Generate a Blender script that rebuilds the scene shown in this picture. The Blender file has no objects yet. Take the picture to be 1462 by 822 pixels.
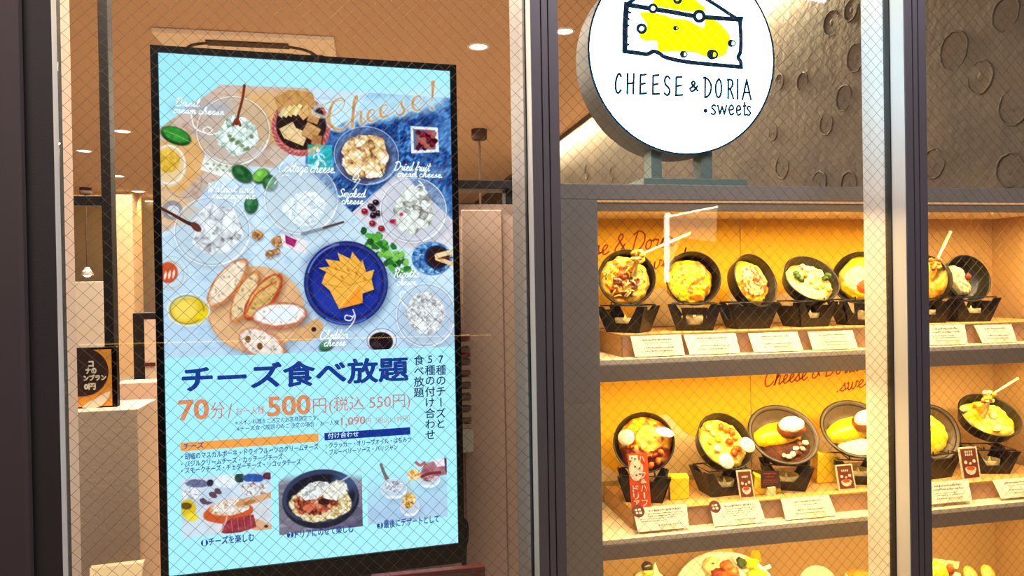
import bpy, math, random
import numpy as np
from mathutils import Vector, Matrix

# ------------------------------------------------------------------ camera, world, lights
SC = bpy.context.scene
COL = SC.collection
W, H, F = 1462.0, 822.0, 1013.28
EYE = np.array([0.0, 0.0, 1.45])
YAW, PITCH, ROLL = (math.radians(a) for a in (11.44936, -0.3957, -0.98569))
_f = np.array([math.sin(YAW) * math.cos(PITCH), math.cos(YAW) * math.cos(PITCH), math.sin(PITCH)])
_r0 = np.array([math.cos(YAW), -math.sin(YAW), 0.0])
_u0 = np.cross(_r0, _f)
RIGHT = _r0 * math.cos(ROLL) + _u0 * math.sin(ROLL)
UP = _u0 * math.cos(ROLL) - _r0 * math.sin(ROLL)
cd = bpy.data.cameras.new('camera')
cam = bpy.data.objects.new('camera', cd)
COL.objects.link(cam)
cd.sensor_width = 36.0
cd.lens = F * 36.0 / W
cd.clip_start = 0.02
cam.matrix_world = Matrix([[RIGHT[i], UP[i], -_f[i], EYE[i]] for i in range(3)] + [[0, 0, 0, 1]])
SC.camera = cam
vs = SC.view_settings
vs.view_transform = 'Standard'
vs.look = 'None'
vs.gamma = 1
vs.use_curve_mapping = False
vs.exposure = 0.0
wd = bpy.data.worlds.new('world')
SC.world = wd
wd.use_nodes = True
wd.node_tree.nodes['Background'].inputs[0].default_value = (0.75, 0.72, 0.85, 1)
wd.node_tree.nodes['Background'].inputs[1].default_value = 0.035


def area(name, loc, to, sx, sy, energy, col):
    l = bpy.data.lights.new(name, 'AREA')
    l.shape = 'RECTANGLE'
    l.size, l.size_y, l.energy, l.color = sx, sy, energy, col
    o = bpy.data.objects.new(name, l)
    COL.objects.link(o)
    o.location = loc
    d = Vector(to) - Vector(loc)
    z = -d.normalized()
    x = Vector((1, 0, 0)) if abs(z.x) < 0.9 else Vector((0, 1, 0))
    if sy > sx * 1.01 and abs(z.y) < 0.9 and False:
        x = Vector((1, 0, 0))
    y = z.cross(x).normalized()
    x = y.cross(z).normalized()
    o.matrix_world = Matrix([[x[i], y[i], z[i], loc[i]] for i in range(3)] + [[0, 0, 0, 1]])
    return o


WARM = (1.0, 0.86, 0.67)
AMBER = (1.0, 0.71, 0.27)
# shop ceiling lights
area('shop_light', (-0.9, 3.2, 3.05), (-0.9, 3.2, 0), 2.0, 1.0, 95, WARM)
area('shop_light', (-0.5, 7.0, 3.05), (-0.5, 7.0, 0), 3.0, 3.0, 230, WARM)
area('shop_light', (-3.0, 11.5, 3.05), (-3.0, 11.5, 0), 3.0, 3.0, 190, WARM)
area('added_window_fill', (-0.45, 1.68, 3.06), (-0.45, 2.0, 1.0), 1.3, 0.05, 85, WARM)  # added fill, no such fitting: brightens the partition and low wall
# cove along the top of the dimpled wall
area('cove_light', (2.06, 6.1, 3.04), (2.10, 6.1, 2.5), 0.06, 5.8, 190, (1.0, 0.80, 0.46))
# lights inside the sample cabinet
for zz, en in ((1.622, 14.0), (1.180, 13.0), (0.72, 7.0)):
    area('cabinet_light', (1.34, 1.785, zz), (1.34, 1.782, zz - 0.3), 1.48, 0.02, en, AMBER)
# corridor light in front of the shop
area('corridor_light', (1.3, 0.25, 2.95), (0.9, 1.5, 1.2), 1.6, 0.4, 30, (0.9, 0.86, 1.0))
area('corridor_light', (-0.9, 0.2, 2.95), (-0.5, 2.0, 0.9), 1.4, 0.4, 34, (1.0, 0.86, 0.74))
area('wall_wash', (-3.6, 13.3, 2.95), (-3.6, 14.4, 2.0), 3.0, 0.1, 30, (1.0, 0.70, 0.28))


# ------------------------------------------------------------------ picture geometry helpers
def ray(px, py):
    return RIGHT * ((px - W / 2) / F) + UP * (-(py - H / 2) / F) + _f


def at(px, py, Y):
    d = ray(px, py)
    return EYE + d * (Y / d[1])


def atx(px, py, X):
    d = ray(px, py)
    return EYE + d * (X / d[0])


def atz(px, py, Z):
    d = ray(px, py)
    return EYE + d * ((Z - EYE[2]) / d[2])


def s2l(c):
    c = np.asarray(c, float) / 255.0
    return np.where(c <= 0.04045, c / 12.92, ((c + 0.055) / 1.055) ** 2.4)


# ------------------------------------------------------------------ materials
def newmat(name):
    m = bpy.data.materials.new(name)
    m.use_nodes = True
    nt = m.node_tree
    nt.nodes.clear()
    out = nt.nodes.new('ShaderNodeOutputMaterial')
    return m, nt, out


def pmat(name, col, rough=0.5, metal=0.0, nscale=0, namp=0.0, bump=0.0, bscale=200, spec=0.5, stretch=None):
    m, nt, out = newmat(name)
    b = nt.nodes.new('ShaderNodeBsdfPrincipled')
    nt.links.new(b.outputs[0], out.inputs[0])
    c = s2l(col)
    b.inputs['Base Color'].default_value = (*c, 1)
    b.inputs['Roughness'].default_value = rough
    b.inputs['Metallic'].default_value = metal
    b.inputs['Specular IOR Level'].default_value = spec
    tc = nt.nodes.new('ShaderNodeTexCoord')
    src = tc.outputs['Object']
    if stretch:
        mp = nt.nodes.new('ShaderNodeMapping')
        mp.inputs['Scale'].default_value = stretch
        nt.links.new(src, mp.inputs[0])
        src = mp.outputs[0]
    if namp:
        n = nt.nodes.new('ShaderNodeTexNoise')
        n.inputs['Scale'].default_value = nscale
        n.inputs['Detail'].default_value = 6
        nt.links.new(src, n.inputs['Vector'])
        mx = nt.nodes.new('ShaderNodeMix')
        mx.data_type = 'RGBA'
        mx.inputs[6].default_value = (*(c * (1 - namp)), 1)
        mx.inputs[7].default_value = (*np.minimum(c * (1 + namp), 1), 1)
        nt.links.new(n.outputs[0], mx.inputs[0])
        nt.links.new(mx.outputs[2], b.inputs['Base Color'])
    if bump:
        n2 = nt.nodes.new('ShaderNodeTexNoise')
        n2.inputs['Scale'].default_value = bscale
        n2.inputs['Detail'].default_value = 5
        nt.links.new(src, n2.inputs['Vector'])
        bp = nt.nodes.new('ShaderNodeBump')
        bp.inputs['Strength'].default_value = bump
        bp.inputs['Distance'].default_value = 0.004
        nt.links.new(n2.outputs[0], bp.inputs['Height'])
        nt.links.new(bp.outputs[0], b.inputs['Normal'])
    return m


def emat(name, col, strength=1.0):
    m, nt, out = newmat(name)
    e = nt.nodes.new('ShaderNodeEmission')
    e.inputs[0].default_value = (*s2l(col), 1)
    e.inputs[1].default_value = strength
    nt.links.new(e.outputs[0], out.inputs[0])
    return m


def attr_emit(name, strength=1.0):
    m, nt, out = newmat(name)
    a = nt.nodes.new('ShaderNodeAttribute')
    a.attribute_name = 'col'
    e = nt.nodes.new('ShaderNodeEmission')
    e.inputs[1].default_value = strength
    nt.links.new(a.outputs[0], e.inputs[0])
    nt.links.new(e.outputs[0], out.inputs[0])
    return m


def attr_mat(name, rough=0.4, bump=0.3, bscale=260):
    m = pmat(name, (200, 180, 120), rough, bump=bump, bscale=bscale)
    nt = m.node_tree
    a = nt.nodes.new('ShaderNodeAttribute')
    a.attribute_name = 'col'
    b = [n for n in nt.nodes if n.type == 'BSDF_PRINCIPLED'][0]
    nt.links.new(a.outputs[0], b.inputs['Base Color'])
    return m


def glass_mat(name, tint=(1, 1, 1), ior=1.5, gain=1.0):
    m, nt, out = newmat(name)
    t = nt.nodes.new('ShaderNodeBsdfTransparent')
    t.inputs[0].default_value = (*tint, 1)
    g = nt.nodes.new('ShaderNodeBsdfGlossy')
    g.inputs['Roughness'].default_value = 0.0
    geo = nt.nodes.new('ShaderNodeNewGeometry')
    mi = nt.nodes.new('ShaderNodeMix')
    mi.inputs[2].default_value = ior
    mi.inputs[3].default_value = 1 / ior
    nt.links.new(geo.outputs['Backfacing'], mi.inputs[0])
    fr = nt.nodes.new('ShaderNodeFresnel')
    nt.links.new(mi.outputs[0], fr.inputs['IOR'])
    mx = nt.nodes.new('ShaderNodeMixShader')
    nt.links.new(fr.outputs[0], mx.inputs[0])
    nt.links.new(t.outputs[0], mx.inputs[1])
    nt.links.new(g.outputs[0], mx.inputs[2])
    nt.links.new(mx.outputs[0], out.inputs[0])
    return m


M = {}
M['glass'] = glass_mat('wired_glass')
M['wire'] = pmat('wire_steel', (96, 84, 70), 0.45, 0.6)
M['mullion'] = pmat('bronze_aluminium', (94, 88, 92), 0.42, 0.25, 30, 0.06)
M['gasket'] = pmat('black_gasket', (18, 14, 14), 0.6)
M['jamb'] = pmat('aluminium_inner', (226, 222, 216), 0.5, 0.1, 20, 0.05)
M['blackwall'] = pmat('dark_panel', (40, 34, 36), 0.75, 0, 6, 0.15, 0.2, 300)
M['ceiling'] = pmat('ceiling_paint', (205, 172, 142), 0.9, 0, 2, 0.05)
M['floor'] = pmat('floor_tile', (182, 160, 138), 0.5, 0, 4, 0.2)
M['beige'] = pmat('beige_wall', (222, 188, 162), 0.85, 0, 5, 0.06, 0.15, 120)
M['concrete'] = pmat('pale_concrete', (220, 194, 170), 0.85, 0, 9, 0.14, 0.2, 90)
M['farwall'] = pmat('far_wall', (128, 108, 86), 0.9, 0, 1.5, 0.2)
M['cabinet'] = pmat('cabinet_grey', (134, 127, 118), 0.7, 0, 14, 0.14, 0.12, 150)
M['fascia'] = pmat('shelf_fascia', (140, 124, 104), 0.7, 0, 14, 0.12)
M['lip'] = pmat('cream_laminate', (240, 222, 186), 0.5)
M['backtan'] = pmat('tan_back_panel', (198, 160, 108), 0.8, 0, 6, 0.05)
M['cream'] = pmat('cream_print', (244, 214, 160), 0.7)
M['yellow'] = pmat('yellow_print', (252, 188, 16), 0.7, 0, 3, 0.05)
M['redink'] = pmat('red_ink', (176, 50, 12), 0.7)
M['oak'] = pmat('oak_veneer', (206, 158, 92), 0.55, 0, 6, 0.22, 0.1, 60, stretch=(2, 2, 26))
M['riserfront'] = pmat('riser_front', (186, 142, 104), 0.6, 0, 12, 0.06)
M['iron'] = pmat('cast_iron', (19, 14, 12), 0.42, 0.0, 60, 0.15, 0.1, 400)
M['stone'] = pmat('stoneware', (92, 74, 56), 0.5, 0, 60, 0.2, 0.1, 300)
M['card'] = pmat('white_card', (246, 238, 214), 0.6)
M['print'] = pmat('black_print', (120, 98, 74), 0.7)
M['clear'] = glass_mat('clear_acrylic', (0.96, 0.95, 0.92))
M['candle'] = pmat('candle_wax', (250, 226, 130), 0.35)
M['dish'] = pmat('candle_dish', (196, 176, 120), 0.4)
M['black'] = pmat('black_plastic', (3, 3, 5), 0.4, spec=0.1)
M['blackmetal'] = pmat('black_steel', (28, 22, 20), 0.5, 0.2)
M['white'] = pmat('white_plastic', (240, 236, 228), 0.5)
M['acpanel'] = pmat('unit_panel', (248, 232, 210), 0.6)
M['darkslot'] = pmat('dark_slot', (70, 48, 34), 0.7)
M['food'] = attr_mat('food_replica', 0.35)
M['foodsmooth'] = attr_mat('glazed_food', 0.25, 0.05)
M['sauce'] = attr_mat('brown_sauce_glaze', 0.5, 0.1)
M['sauce'].node_tree.nodes['Principled BSDF'].inputs['Specular IOR Level'].default_value = 0.12
M['egg'] = pmat('pale_disc', (250, 232, 206), 0.5, 0, 40, 0.03)
M['spoon'] = pmat('cream_spoon', (250, 232, 170), 0.4)
M['orange'] = pmat('orange_card', (236, 84, 18), 0.6, 0, 8, 0.04)
M['brown'] = pmat('brown_card', (120, 50, 22), 0.6, 0, 8, 0.04)
M['maroon'] = pmat('maroon_paint', (92, 26, 22), 0.4, 0, 8, 0.06)
M['badge'] = pmat('dark_red_badge', (100, 34, 20), 0.6)
M['screen'] = attr_emit('lit_screen', 1.13)
M['signwhite'] = emat('lit_sign_face', (178, 228, 255), 9.0)
M['signnavy'] = emat('sign_navy', (24, 44, 66), 1.0)
M['signyellow'] = emat('sign_yellow', (255, 244, 0), 3.0)
M['signside'] = pmat('grey_sign_side', (84, 84, 82), 0.5, 0.1, 10, 0.05)
M['signleg'] = pmat('teal_grey_steel', (104, 122, 112), 0.5, 0.2)
M['lamp'] = emat('lamp_glow', (255, 240, 210), 6.0)
M['postergold'] = pmat('orange_poster', (240, 160, 50), 0.6, 0, 8, 0.05)
M['posterdark'] = pmat('poster_dark', (50, 26, 16), 0.6)
M['green'] = emat('exit_green', (0, 150, 115), 20)
M['exitwhite'] = emat('exit_white', (225, 255, 245), 11)
M['led'] = emat('led_white', (255, 250, 235), 16.0)
M['ledfaint'] = emat('led_panel', (255, 226, 170), 3.5)
M['ledgold'] = emat('led_gold', (255, 196, 90), 4.0)


# ------------------------------------------------------------------ mesh helpers
class MB:
    def __init__(s):
        s.v, s.f, s.c, s.n = [], [], [], 0

    def add(s, vf, col=None):
        v, f = vf
        v = np.asarray(v, float).reshape(-1, 3)
        s.v.append(v)
        s.f += [tuple(int(i) + s.n for i in q) for q in f]
        s.n += len(v)
        if col is not None:
            c = np.asarray(col, float)
            if c.ndim == 1:
                c = np.tile(c, (len(v), 1))
            s.c.append(c)
        return s

    def build(s, name, mat, parent=None, smooth=False, mw=None, bevel=0):
        v = np.concatenate(s.v)
        if mw is not None:
            inv = np.array(mw.inverted())
            v = v @ inv[:3, :3].T + inv[:3, 3]
        me = bpy.data.meshes.new(name)
        me.from_pydata(v.tolist(), [], s.f)
        me.materials.append(mat)
        if s.c:
            a = me.attributes.new('col', 'FLOAT_COLOR', 'POINT')
            c = np.concatenate(s.c)
            a.data.foreach_set('color', np.column_stack([c, np.ones(len(c))]).astype(np.float32).ravel())
        if smooth:
            me.polygons.foreach_set('use_smooth', [True] * len(me.polygons))
        me.update()
        o = bpy.data.objects.new(name, me)
        COL.objects.link(o)
        if parent:
            o.parent = parent
        if bevel:
            b = o.modifiers.new('bevel', 'BEVEL')
            b.width = bevel
            b.segments = 2
            b.limit_method = 'ANGLE'
        return o


def box(x0, x1, y0, y1, z0, z1):
    v = [(x, y, z) for x in (x0, x1) for y in (y0, y1) for z in (z0, z1)]
    f = [(0, 1, 3, 2), (4, 6, 7, 5), (0, 4, 5, 1), (2, 3, 7, 6), (0, 2, 6, 4), (1, 5, 7, 3)]
    return v, f


def hexa(a, b):
    """solid between two quads a (front) and b (back), both in the same order"""
    v = list(a) + list(b)
    f = [(0, 1, 2, 3), (7, 6, 5, 4), (0, 4, 5, 1), (1, 5, 6, 2), (2, 6, 7, 3), (3, 7, 4, 0)]
    return v, f


def tube(pts, r, n=8, closed=False):
    P = np.asarray(pts, float)
    k = len(P)
    rr = np.full(k, r, float) if np.isscalar(r) else np.asarray(r, float)
    T = np.zeros_like(P)
    for i in range(k):
        a = P[(i - 1) % k] if (closed or i > 0) else P[i]
        b = P[(i + 1) % k] if (closed or i < k - 1) else P[i]
        T[i] = (b - a) / (np.linalg.norm(b - a) + 1e-12)
    ref = np.array([0, 0, 1.0]) if abs(T[0][2]) < 0.9 else np.array([1.0, 0, 0])
    nrm = np.cross(T[0], ref)
    v = []
    for i in range(k):
        nrm = nrm - T[i] * (nrm @ T[i])
        nrm /= np.linalg.norm(nrm) + 1e-12
        bn = np.cross(T[i], nrm)
        for j in range(n):
            a = 2 * math.pi * j / n
            v.append(P[i] + rr[i] * (math.cos(a) * nrm + math.sin(a) * bn))
    f = []
    for i in range(k if closed else k - 1):
        i2 = (i + 1) % k
        for j in range(n):
            j2 = (j + 1) % n
            f.append((i * n + j, i * n + j2, i2 * n + j2, i2 * n + j))
    if not closed:
        f.append(tuple(range(n - 1, -1, -1)))
        f.append(tuple((k - 1) * n + j for j in range(n)))
    return v, f


def lathe(prof, n=48):
    v, f = [], []
    k = len(prof)
    for j in range(n):
        a = 2 * math.pi * j / n
        for r, z in prof:
            v.append((r * math.cos(a), r * math.sin(a), z))
    for j in range(n):
        j2 = (j + 1) % n
        for i in range(k - 1):
            f.append((j * k + i, j2 * k + i, j2 * k + i + 1, j * k + i + 1))
    return v, f


def ellipsoid(c, r, nu=16, nv=10, rot=None, noise=0.0, seed=0):
    v = []
    rnd = random.Random(seed)
    for i in range(nv + 1):
        p = math.pi * i / nv
        for j in range(nu):
            t = 2 * math.pi * j / nu
            d = np.array([math.sin(p) * math.cos(t), math.sin(p) * math.sin(t), math.cos(p)])
            d = d * np.asarray(r) * (1 + noise * (rnd.random() - 0.5) * math.sin(p))
            v.append(d)
    v = np.array(v)
    if rot is not None:
        v = v @ np.array(rot).T
    v = v + np.asarray(c)
    f = []
    for i in range(nv):
        for j in range(nu):
            j2 = (j + 1) % nu
            f.append((i * nu + j, (i + 1) * nu + j, (i + 1) * nu + j2, i * nu + j2))
    return v, f


def prism(poly, back):
    """poly: list of 3D points (planar outline); back: offset vector giving the thickness"""
    P = np.asarray(poly, float)
    n = len(P)
    v = np.concatenate([P, P + np.asarray(back, float)])
    f = [tuple(range(n)), tuple(range(2 * n - 1, n - 1, -1))]
    f += [(i, i + n, (i + 1) % n + n, (i + 1) % n) for i in range(n)]
    return v, f


def smooth_line(pts, k=6, closed=False):
    P = np.asarray(pts, float)
    n = len(P)
    out = []
    for i in range(n if closed else n - 1):
        p0 = P[(i - 1) % n] if (closed or i > 0) else P[0]
        p1, p2 = P[i], P[(i + 1) % n]
        p3 = P[(i + 2) % n] if (closed or i < n - 2) else P[n - 1]
        for j in range(k):
            t = j / k
            out.append(0.5 * (2 * p1 + (p2 - p0) * t + (2 * p0 - 5 * p1 + 4 * p2 - p3) * t * t + (3 * p1 - p0 - 3 * p2 + p3) * t ** 3))
    if not closed:
        out.append(P[-1])
    return np.array(out)


def ribbon2(pts, w):
    """flat stroke in 2D: returns 2D verts, faces"""
    P = np.asarray(pts, float)
    n = len(P)
    ww = np.full(n, w, float) if np.isscalar(w) else np.asarray(w, float)
    T = np.gradient(P, axis=0)
    T /= np.linalg.norm(T, axis=1)[:, None] + 1e-12
    N = np.column_stack([-T[:, 1], T[:, 0]])
    e0 = P[0] - T[0] * ww[0] * 0.4
    e1 = P[-1] + T[-1] * ww[-1] * 0.4
    P = P.copy()
    P[0], P[-1] = e0, e1
    v = np.concatenate([P + N * ww[:, None] / 2, P - N * ww[:, None] / 2])
    f = [(i, i + 1, n + i + 1, n + i) for i in range(n - 1)]
    return v, f


def disc2(c, r, n=20, ry=None):
    ry = r if ry is None else ry
    v = [(c[0] + r * math.cos(2 * math.pi * i / n), c[1] + ry * math.sin(2 * math.pi * i / n)) for i in range(n)]
    return np.array(v), [tuple(range(n))]


def thing(name, label, cat, loc=(0, 0, 0), rotz=0.0, group=None, mw=None):
    o = bpy.data.objects.new(name, None)
    COL.objects.link(o)
    o.empty_display_size = 0.05
    if mw is not None:
        o.matrix_world = mw
    else:
        o.location = loc
        o.rotation_euler = (0, 0, rotz)
    o['label'], o['category'] = label, cat
    if group:
        o['group'] = group
    return o


def mat_of(loc, rotz=0.0):
    return Matrix.Translation(Vector(loc)) @ Matrix.Rotation(rotz, 4, 'Z')


def tag(o, label, cat, group=None):
    o['label'], o['category'] = label, cat
    if group:
        o['group'] = group
    return o


def struct(o):
    o['kind'] = 'structure'
    return o


def copy_tree(o, parent=None):
    c = o.copy()
    COL.objects.link(c)
    if parent:
        c.parent = parent
    for ch in list(o.children):
        copy_tree(ch, c)
    return c


_tc = {}


def text_mesh(body, bold=0.0, shear=0.0):
    if bold:
        v, f = text_mesh(body, 0.0, shear)
        n, vv, ff = len(v), [], []
        for k in range(9):
            r = 0 if k == 8 else bold
            vv.append(v + r * np.array([math.cos(k * math.pi / 4), math.sin(k * math.pi / 4)]))
            ff += [tuple(i + k * n for i in q) for q in f]
        return np.concatenate(vv), ff
    key = (body, bold, shear)
    if key not in _tc:
        c = bpy.data.curves.new('lettering', 'FONT')
        c.body, c.offset, c.shear, c.resolution_u = body, bold, shear, 3
        o = bpy.data.objects.new('lettering', c)
        COL.objects.link(o)
        bpy.context.view_layer.update()
        me = bpy.data.meshes.new_from_object(o.evaluated_get(bpy.context.evaluated_depsgraph_get()))
        v = np.array([q.co[:2] for q in me.vertices])
        f = [tuple(p.vertices) for p in me.polygons]
        bpy.data.objects.remove(o)
        bpy.data.curves.remove(c)
        bpy.data.meshes.remove(me)
        _tc[key] = (v, f)
    return _tc[key]


# noise on arrays
def vnoise(x, y, scale, seed=0):
    rng = np.random.default_rng(seed)
    tab = rng.random((256, 256))
    gx, gy = np.asarray(x, float) / scale, np.asarray(y, float) / scale
    ix, iy = np.floor(gx).astype(int), np.floor(gy).astype(int)
    fx, fy = gx - ix, gy - iy
    fx, fy = fx * fx * (3 - 2 * fx), fy * fy * (3 - 2 * fy)
    a, b = tab[ix % 256, iy % 256], tab[(ix + 1) % 256, iy % 256]
    c, d = tab[ix % 256, (iy + 1) % 256], tab[(ix + 1) % 256, (iy + 1) % 256]
    return (a * (1 - fx) + b * fx) * (1 - fy) + (c * (1 - fx) + d * fx) * fy


def fnoise(x, y, scale, seed=0, octv=3):
    s, t = 0, 0
    for k in range(octv):
        s = s + vnoise(x, y, scale / 2 ** k, seed + k) / 2 ** k
        t += 1 / 2 ** k
    return s / t


def cells(x, y, scale, seed=0):
    """cell noise: distance to nearest feature (in cells) and a random value per cell"""
    rng = np.random.default_rng(seed + 77)
    tx, ty, tv = rng.random((64, 64)), rng.random((64, 64)), rng.random((64, 64))
    gx, gy = np.asarray(x, float) / scale, np.asarray(y, float) / scale
    ix, iy = np.floor(gx).astype(int), np.floor(gy).astype(int)
    best = np.full(gx.shape, 9.0)
    val = np.zeros(gx.shape)
    for dx in (-1, 0, 1):
        for dy in (-1, 0, 1):
            jx, jy = (ix + dx) % 64, (iy + dy) % 64
            d = np.hypot(ix + dx + tx[jx, jy] - gx, iy + dy + ty[jx, jy] - gy)
            m = d < best
            best = np.where(m, d, best)
            val = np.where(m, tv[jx, jy], val)
    return best, val

# ------------------------------------------------------------------ shop front and room shell
GY0, GY1 = 1.545, 1.551
ZT = 3.1
struct(MB().add(box(-6.2, 2.6, 1.5, 15.0, -0.1, 0.0)).add(box(-6.2, 4.0, -5.0, 1.5, -0.1, 0.0)).build('floor', M['floor']))
struct(MB().add(box(-6.2, 2.6, 1.60, 15.0, ZT, ZT + 0.1)).build('ceiling', M['ceiling']))
struct(MB().add(box(-6.2, 2.6, 14.4, 14.6, 0, ZT)).build('wall_back', M['farwall']))
struct(MB().add(box(-6.3, -6.2, 1.6, 14.6, 0, ZT)).build('wall_side', M['farwall']))
# dimpled wall on the right
mw_, nt_, out_ = newmat('dimpled_plaster')
b_ = nt_.nodes.new('ShaderNodeBsdfPrincipled')
nt_.links.new(b_.outputs[0], out_.inputs[0])
b_.inputs['Roughness'].default_value = 0.55
tc_ = nt_.nodes.new('ShaderNodeTexCoord')
n_ = nt_.nodes.new('ShaderNodeTexNoise')
n_.inputs['Scale'].default_value = 3.0
n_.inputs['Detail'].default_value = 8
nt_.links.new(tc_.outputs['Object'], n_.inputs['Vector'])
r_ = nt_.nodes.new('ShaderNodeValToRGB')
r_.color_ramp.elements[0].position = 0.35
r_.color_ramp.elements[0].color = (*s2l((60, 50, 39)), 1)
r_.color_ramp.elements[1].position = 0.68
r_.color_ramp.elements[1].color = (*s2l((88, 75, 58)), 1)
nt_.links.new(n_.outputs[0], r_.inputs[0])
nt_.links.new(r_.outputs[0], b_.inputs['Base Color'])
n2_ = nt_.nodes.new('ShaderNodeTexNoise')
n2_.inputs['Scale'].default_value = 24
n2_.inputs['Detail'].default_value = 8
nt_.links.new(tc_.outputs['Object'], n2_.inputs['Vector'])
bp_ = nt_.nodes.new('ShaderNodeBump')
bp_.inputs['Strength'].default_value = 0.2
bp_.inputs['Distance'].default_value = 0.03
nt_.links.new(n2_.outputs[0], bp_.inputs['Height'])
nt_.links.new(bp_.outputs[0], b_.inputs['Normal'])
WX = 2.15
wr = struct(MB().add(box(WX, WX + 0.2, 1.62, 14.4, 0, ZT)).build('wall_right', mw_))
cr = MB()
for px, py, r in ((1187, 33, .05), (1222, 82, .055), (1113, 117, .035), (1146, 117, .04), (1104, 190, .035), (1180, 177, .045),
                  (1117, 238, .055), (1170, 262, .05), (1212, 263, .05), (1436, 20, .05), (1448, 152, .055), (1333, 234, .05),
                  (1442, 243, .05), (1362, 72, .06), (874, 247, .05), (838, 245, .06), (1215, 15, .04), (1205, 140, .05), (1400, 110, .05)):
    p = atx(px, py, WX)
    rr = random.Random(px)
    ph = rr.random() * 6
    ring = [(WX - 0.002, p[1] + r * math.cos(ph + t * 0.2) * (1 + .1 * rr.random()), p[2] + r * math.sin(ph + t * 0.2) * (1.1 + .1 * rr.random())) for t in range(25 + rr.randrange(6))]
    cr.add(tube(ring, [0.0008 + 0.0035 * math.sin(math.pi * i / (len(ring) - 1)) for i in range(len(ring))], 6))
    cr.add(ellipsoid((WX + 0.001, p[1], p[2]), (0.003, r * .3, r * .35), 14, 8))
cr.build('crater_relief', mw_, wr, smooth=True)


def mullion(name, x0, x1, ydeep, jm):
    w = x1 - x0
    g = [(0, 0), (.34, 0), (.35, .006), (.385, .006), (.395, 0), (.60, 0), (.61, .006), (.645, .006), (.655, 0), (1, 0)]
    poly = [(x0 + a * w, 1.49 + b, 0.0) for a, b in g] + [(x1, GY0 - .001, 0.0), (x0, GY0 - .001, 0.0)]
    o = struct(MB().add(prism(poly, (0, 0, 3.1))).build(name, M['mullion']))
    MB().add(box(x0 - .004, x0 + .002, 1.538, 1.558, 0.02, 3.08)).add(box(x1 - .002, x1 + .004, 1.538, 1.558, 0.02, 3.08)).build('gasket', M['gasket'], o)
    MB().add(box(x0 - .0012, x0 - .0001, 1.4925, 1.5375, 0, 3.1)).build('side_strip', M['jamb'], o)
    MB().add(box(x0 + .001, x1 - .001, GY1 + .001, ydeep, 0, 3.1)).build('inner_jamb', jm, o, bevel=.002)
    return o


mullion('trim_1', 0.353, 0.413, 1.725, pmat('shaded_jamb', (122, 114, 110), .5, .1))  # same jamb as the other mullion, shade put into its darker colour
mullion('trim_2', 1.277, 1.336, 1.645, M['jamb'])
# dark column at the left edge
wl = struct(MB().add(box(-2.4, -0.5925, 1.5263, 1.60, 0, 3.1)).build('wall_left', M['blackwall']))
xs = at(36, 411, 1.505)[0]
MB().add(box(-2.4, xs, 1.505, 1.5262, 0, 3.1)).build('edge_panel', pmat('dark_edge_panel', (64, 54, 56), 0.8, 0, 5, .1), wl, bevel=.01)
t3 = struct(MB().add(box(-0.606, -0.592, 1.5266, 1.5498, 0, 3.1)).build('trim_3', M['jamb']))
MB().add(box(-0.606, -0.5915, 1.5499, 1.566, 0, 3.1)).build('gasket', M['gasket'], t3)
MB().add(box(-0.606, -0.5918, 1.5661, 1.613, 0, 3.1)).build('inner_jamb', M['beige'], t3)


def wires(x0, x1, z0, z1, p, phase):
    mb = MB()
    r = 0.00034
    step = p
    for s in (1, -1):
        # lines  z = s*x + k, spaced p vertically, slightly irregular weave
        k0 = math.floor((z0 - max(s * x0, s * x1)) / step) * step
        k1 = z1 - min(s * x0, s * x1)
        k = k0 + phase * (1 if s > 0 else 1.7)
        while k < k1:
            pts = []
            xa, xb = x0, x1
            za, zb = s * xa + k, s * xb + k
            lo, hi = (z0 - k) / s, (z1 - k) / s
            xa, xb = max(x0, min(lo, hi)), min(x1, max(lo, hi))
            if xb - xa > 0.01:
                mb.add(tube([(xa, 1.548 + s * .0005, s * xa + k), (xb, 1.548 + s * .0005, s * xb + k)], r, 5))
            k += step
    return mb


for nm, x0, x1, ph in (('window_1', -0.591, 0.352, .004), ('window_2', 0.414, 1.276, .013), ('window_3', 1.337, 2.4, .009)):
    g = struct(MB().add(box(x0, x1, GY0, GY1, 0.06, 3.04)).build(nm, M['glass']))
    wires(x0, x1, 0.06, 3.04, 0.0285, ph).build('wire_mesh', M['wire'], g)

# ------------------------------------------------------------------ inside the shop, left and behind the screen
pa = struct(MB().add(box(-0.25, 0.405, 1.96, 2.03, 0, 1.672)).build('wall_partition', M['beige'], bevel=.003))
MB().add(box(0.255, 0.37, 1.952, 1.9599, 0.1, 1.655)).build('raised_panel', M['beige'], pa, bevel=.003)
MB().add(box(-0.25, 0.409, 1.945, 2.035, 1.713, 1.737)).add(box(-0.24, -0.21, 1.97, 2.02, 1.672, 1.713)).add(box(0.385, 0.405, 1.97, 2.02, 1.672, 1.713)).build('top_rail', M['blackmetal'], pa, bevel=.002)
p0, p1 = at(138.5, 0, 2.1), at(152.5, 0, 2.1)
za = at(125, 587, 2.0)[2]
po = struct(MB().add(box(p0[0], p1[0], 2.1, 2.14, za, ZT)).build('trim_4', M['blackmetal'], bevel=.002))
z0, z1 = at(130, 293, 2.1)[2], at(130, 279, 2.1)[2]
MB().add(box(at(60, 285, 2.1)[0], p0[0], 2.105, 2.135, z0, z1)).build('cross_rail', M['blackmetal'], po, bevel=.002)
xr = at(196, 590, 2.0)[0]
lw = struct(MB().add(box(-1.3, xr, 2.0, 2.17, 0, za)).build('wall_low', M['concrete'], bevel=.002))
zb = at(200, 546, 2.7)[2]
struct(MB().add(box(at(165, 600, 2.7)[0], 0.2, 2.7, 2.8, 0, zb)).build('wall_inner', M['beige'], bevel=.003))
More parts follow.
